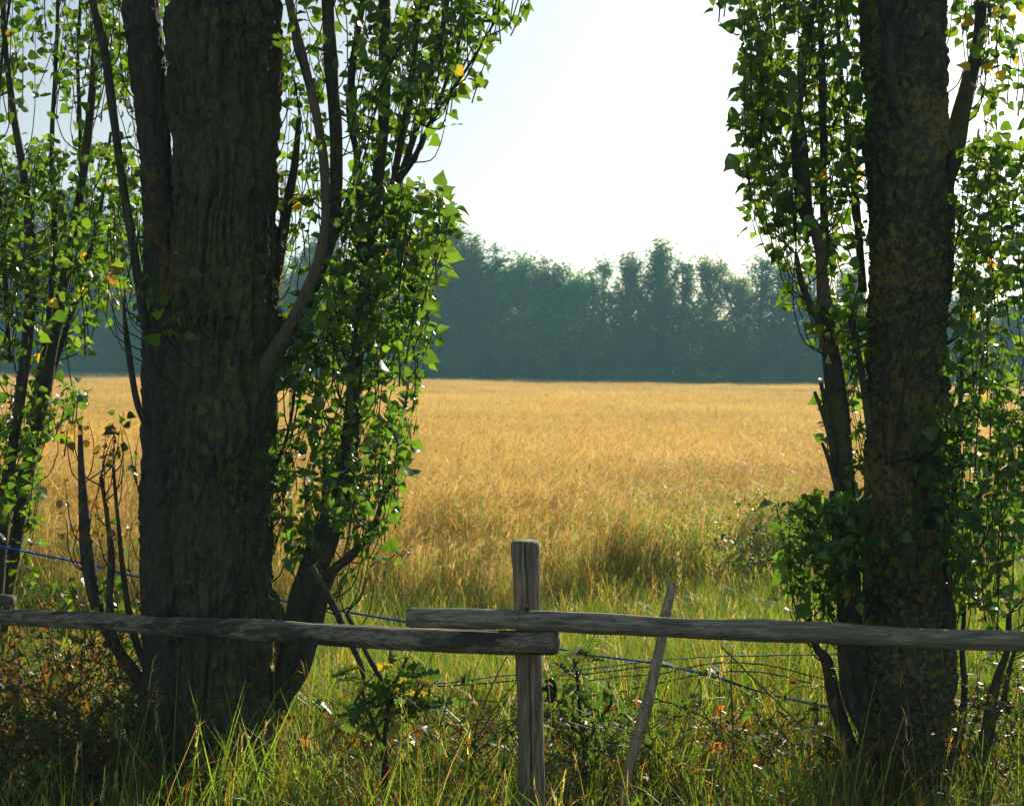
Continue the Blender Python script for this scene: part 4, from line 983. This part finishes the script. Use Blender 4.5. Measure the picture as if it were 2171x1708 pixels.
TV = [far_tree(300, 11.5, 2.0, 130), far_tree(301, 10.5, 2.3, 130), far_tree(302, 12, 1.6, 120, .1), far_tree(303, 9.5, 2.4, 130, .06), far_tree(304, 11, 1.9, 110, .12, .16, .40), far_tree(305, 11.5, 1.9, 105, .12, .16, .43), far_tree(306, 4.2, 2.2, 70, .02, .15)]
HV = [11.9, 11., 12.5, 10., 11.5, 12., 4.6]
for a, b in TV: a.materials.append(M_BRANCH); b.materials.append(M_FAR)
def hedge_mesh(seed):
    r = np.random.default_rng(seed); n = 2600; g = Geo()
    Pt = np.stack((r.uniform(-3, 3, n), r.normal(0, .6, n), r.random(n) ** 1.4 * 2.2), -1); Pt[:, 2] *= .7 + .6 * vnoise(Pt * np.array((.9, .9, 0)) + seed, 3)
    D = unit(r.normal(0, 1, (n, 3)) + np.array((0, 0, .5))); sd = unit(np.cross(D, r.normal(0, 1, (n, 3)))); L = .2 * r.uniform(.6, 1.4, n)[:, None]; W = L * .45
    g.add(np.stack((Pt, Pt + D * L * .5 + sd * W, Pt + D * L, Pt + D * L * .5 - sd * W), 1).reshape(-1, 3), np.arange(n * 4).reshape(-1, 4), None, np.repeat(np.array((.04, .085, .035)) * r.uniform(.6, 1.5, (n, 1)), 4, 0))
    me = g.mesh('hedge'); me.materials.append(M_FAR); return me
def plant(v, px, top, Y, label, group, wide=1.0, name='far_tree'):
    """v variant, px measured x, top measured y of the crown tip, Y distance"""
    b = P(px, 700, Y); gz = float(ground(b[0], Y)); tz = P(px, top, Y)[2]; s = (tz - gz) / HV[v]
    t = empty(name, (b[0], Y, gz - .05)); t.scale = (s * wide, s * wide, s); t.rotation_euler = (0, 0, random.uniform(0, 6.28))
    obj('trunk', TV[v][0], None, t); obj('crown', TV[v][1], None, t)
    tag(t, label, 'tree', group); return t
FT = [  # front row, left to right
 (1, -120, 410, 'dark far tree beyond the left picture edge behind the young poplar clump'), (0, 40, 350, 'tallest far tree glimpsed through the young poplar clump at the left edge'),
 (1, 170, 400, 'far tree behind the clump leaves, second from the left edge'), (3, 270, 470, 'far tree showing between the clump and the thick left trunk'),
 (1, 420, 500, 'far tree hidden mostly by the thick left trunk'), (3, 560, 520, 'far tree seen just right of the thick left trunk'), (0, 680, 500, 'far tree seen between the curved pale branch and the leafy side shoots'),
 (1, 800, 505, 'far tree behind the leafy shoots right of the left trunk'), (2, 890, 490, 'far tree peeping past the leaf edge of the left poplar'),
 (0, 945, 478, 'tall pointed far tree at the left end of the open treeline'), (2, 995, 500, 'second pointed far tree from the left end of the open treeline'), (1, 1045, 530, 'third far tree from the left end with a sloping top'),
 (3, 1105, 545, 'low rounded far tree left of the dip in the treeline'), (1, 1165, 552, 'far tree forming the left side of the dip in the treeline'), (3, 1220, 575, 'lowest far tree at the bottom of the dip in the treeline'),
 (4, 1275, 552, 'thin far tree just right of the dip in the treeline'), (2, 1335, 540, 'slim pointed far tree left of the tallest one above the stake'), (2, 1402, 515, 'tallest pointed far tree, above the leaning stake'),
 (4, 1450, 548, 'gappy far tree right of the tallest pointed one'), (5, 1505, 522, 'tall gappy far tree with two tips right of the centre'), (5, 1560, 560, 'see-through far tree with sky showing low between its stems'),
 (4, 1615, 540, 'broad see-through far tree left of the right poplar leaves'), (0, 1668, 555, 'dark column shaped far tree against the leaves of the right poplar'), (4, 1720, 560, 'far tree half hidden by the dead stem of the right poplar'),
 (0, 1800, 570, 'far tree behind the left shoots of the right poplar'), (1, 1900, 565, 'far tree behind the lichen spotted trunk'), (3, 2030, 620, 'far tree just right of the lichen spotted trunk'), (1, 2140, 640, 'far tree at the right picture edge behind poplar leaves')]
for k, (v, px, top, lab) in enumerate(FT):
    b = P(px, 700, 104.0)
    plant(v, px, top, float(far_y(b[0])) + 3.5 + random.uniform(-.6, 1.4), lab, 'trees of the far wood', 1.3 if px > 1240 else 1.5)
# behind them the wood is one dark mass
pts, pick, scl = [], [], []
def fill(v, px, top, Y):
    b = P(px, 700, Y); gz = float(ground(b[0], Y)); pts.append((b[0], Y, gz - .05)); pick.append(v); scl.append((P(px, top, Y)[2] - gz) / HV[v])
for k in range(36):
    px = -170 + k * 38 + random.uniform(-20, 20)
    fill([0, 1, 3][k % 3], px, np.interp(px, [0, 300, 950, 1220, 1400], [430, 540, 550, 610, 660]) + random.uniform(-10, 50), 110 + random.uniform(0, 12))
for k in range(90): fill(6, -150 + k * 27 + random.uniform(-15, 15), random.uniform(640, 720) + (40 if k > 51 else 0), 116 + random.uniform(0, 9))
for k in range(56):
    px = -140 + k * 43 + random.uniform(-14, 14); b = P(px, 700, 104.0)
    fill(6, px, random.uniform(665, 755), float(far_y(b[0])) + 3.0 + random.uniform(-.6, 1.6))
rot = [(0, 0, random.uniform(0, 6.28)) for q in pts]
for Y, z in ((6.0, .8), (13.0, 1.0), (19., 1.2)):
    for k in range(30):
        x = -56 + k * 3.9 + random.uniform(-.5, .5); y = float(far_y(x)) + Y; pts.append((x, y, float(ground(x, y)) - .1)); pick.append(7 + k % 2); scl.append(z * random.uniform(.85, 1.15)); rot.append((0, 0, random.gauss(0, .12)))
for k in range(46):
    x = random.uniform(-52, 52); y = float(far_y(x)) + random.uniform(.3, 2.0); pts.append((x, y, float(ground(x, y)) - .1)); pick.append(7 + k % 2); scl.append(random.uniform(.42, .75)); rot.append((0, 0, random.gauss(0, .2)))
n = len(pts)
tag(scatter('far_thicket', [b for a, b in TV] + [hedge_mesh(1), hedge_mesh(2)], np.array(pts), rot, scl, pick, M_FAR), 'dark thicket filling the far wood behind and between the front trees', 'thicket', kind='stuff')

# ------------------------------------------------------------------ haze
def haze():
    x0, x1, y0, y1, z0, z1 = -256, 256, -256, 256, -3.2, 19.0
    V = np.array([(x, y, z) for z in (z0, z1) for y in (y0, y1) for x in (x0, x1)])
    F = [(0, 2, 3, 1), (4, 5, 7, 6), (0, 1, 5, 4), (2, 6, 7, 3), (0, 4, 6, 2), (1, 3, 7, 5)]
    m, N, L = mat('haze'); vp = N.new('ShaderNodeVolumePrincipled'); vp.inputs['Density'].default_value = .0021
    vp.inputs['Color'].default_value = (.38, .80, .86, 1); vp.inputs['Anisotropy'].default_value = .0
    o = N.new('ShaderNodeOutputMaterial'); L.new(vp.outputs[0], o.inputs['Volume'])
    tag(obj('haze', mesh('haze', V, [np.array(F)]), m, kind='stuff'), 'thin bluish summer haze hanging over the field and wood', 'haze', kind='stuff')
haze()
print('barley', NB, 'leaves', nL, nR, 'tris', sum(len(m.polygons) for m in bpy.data.meshes) )
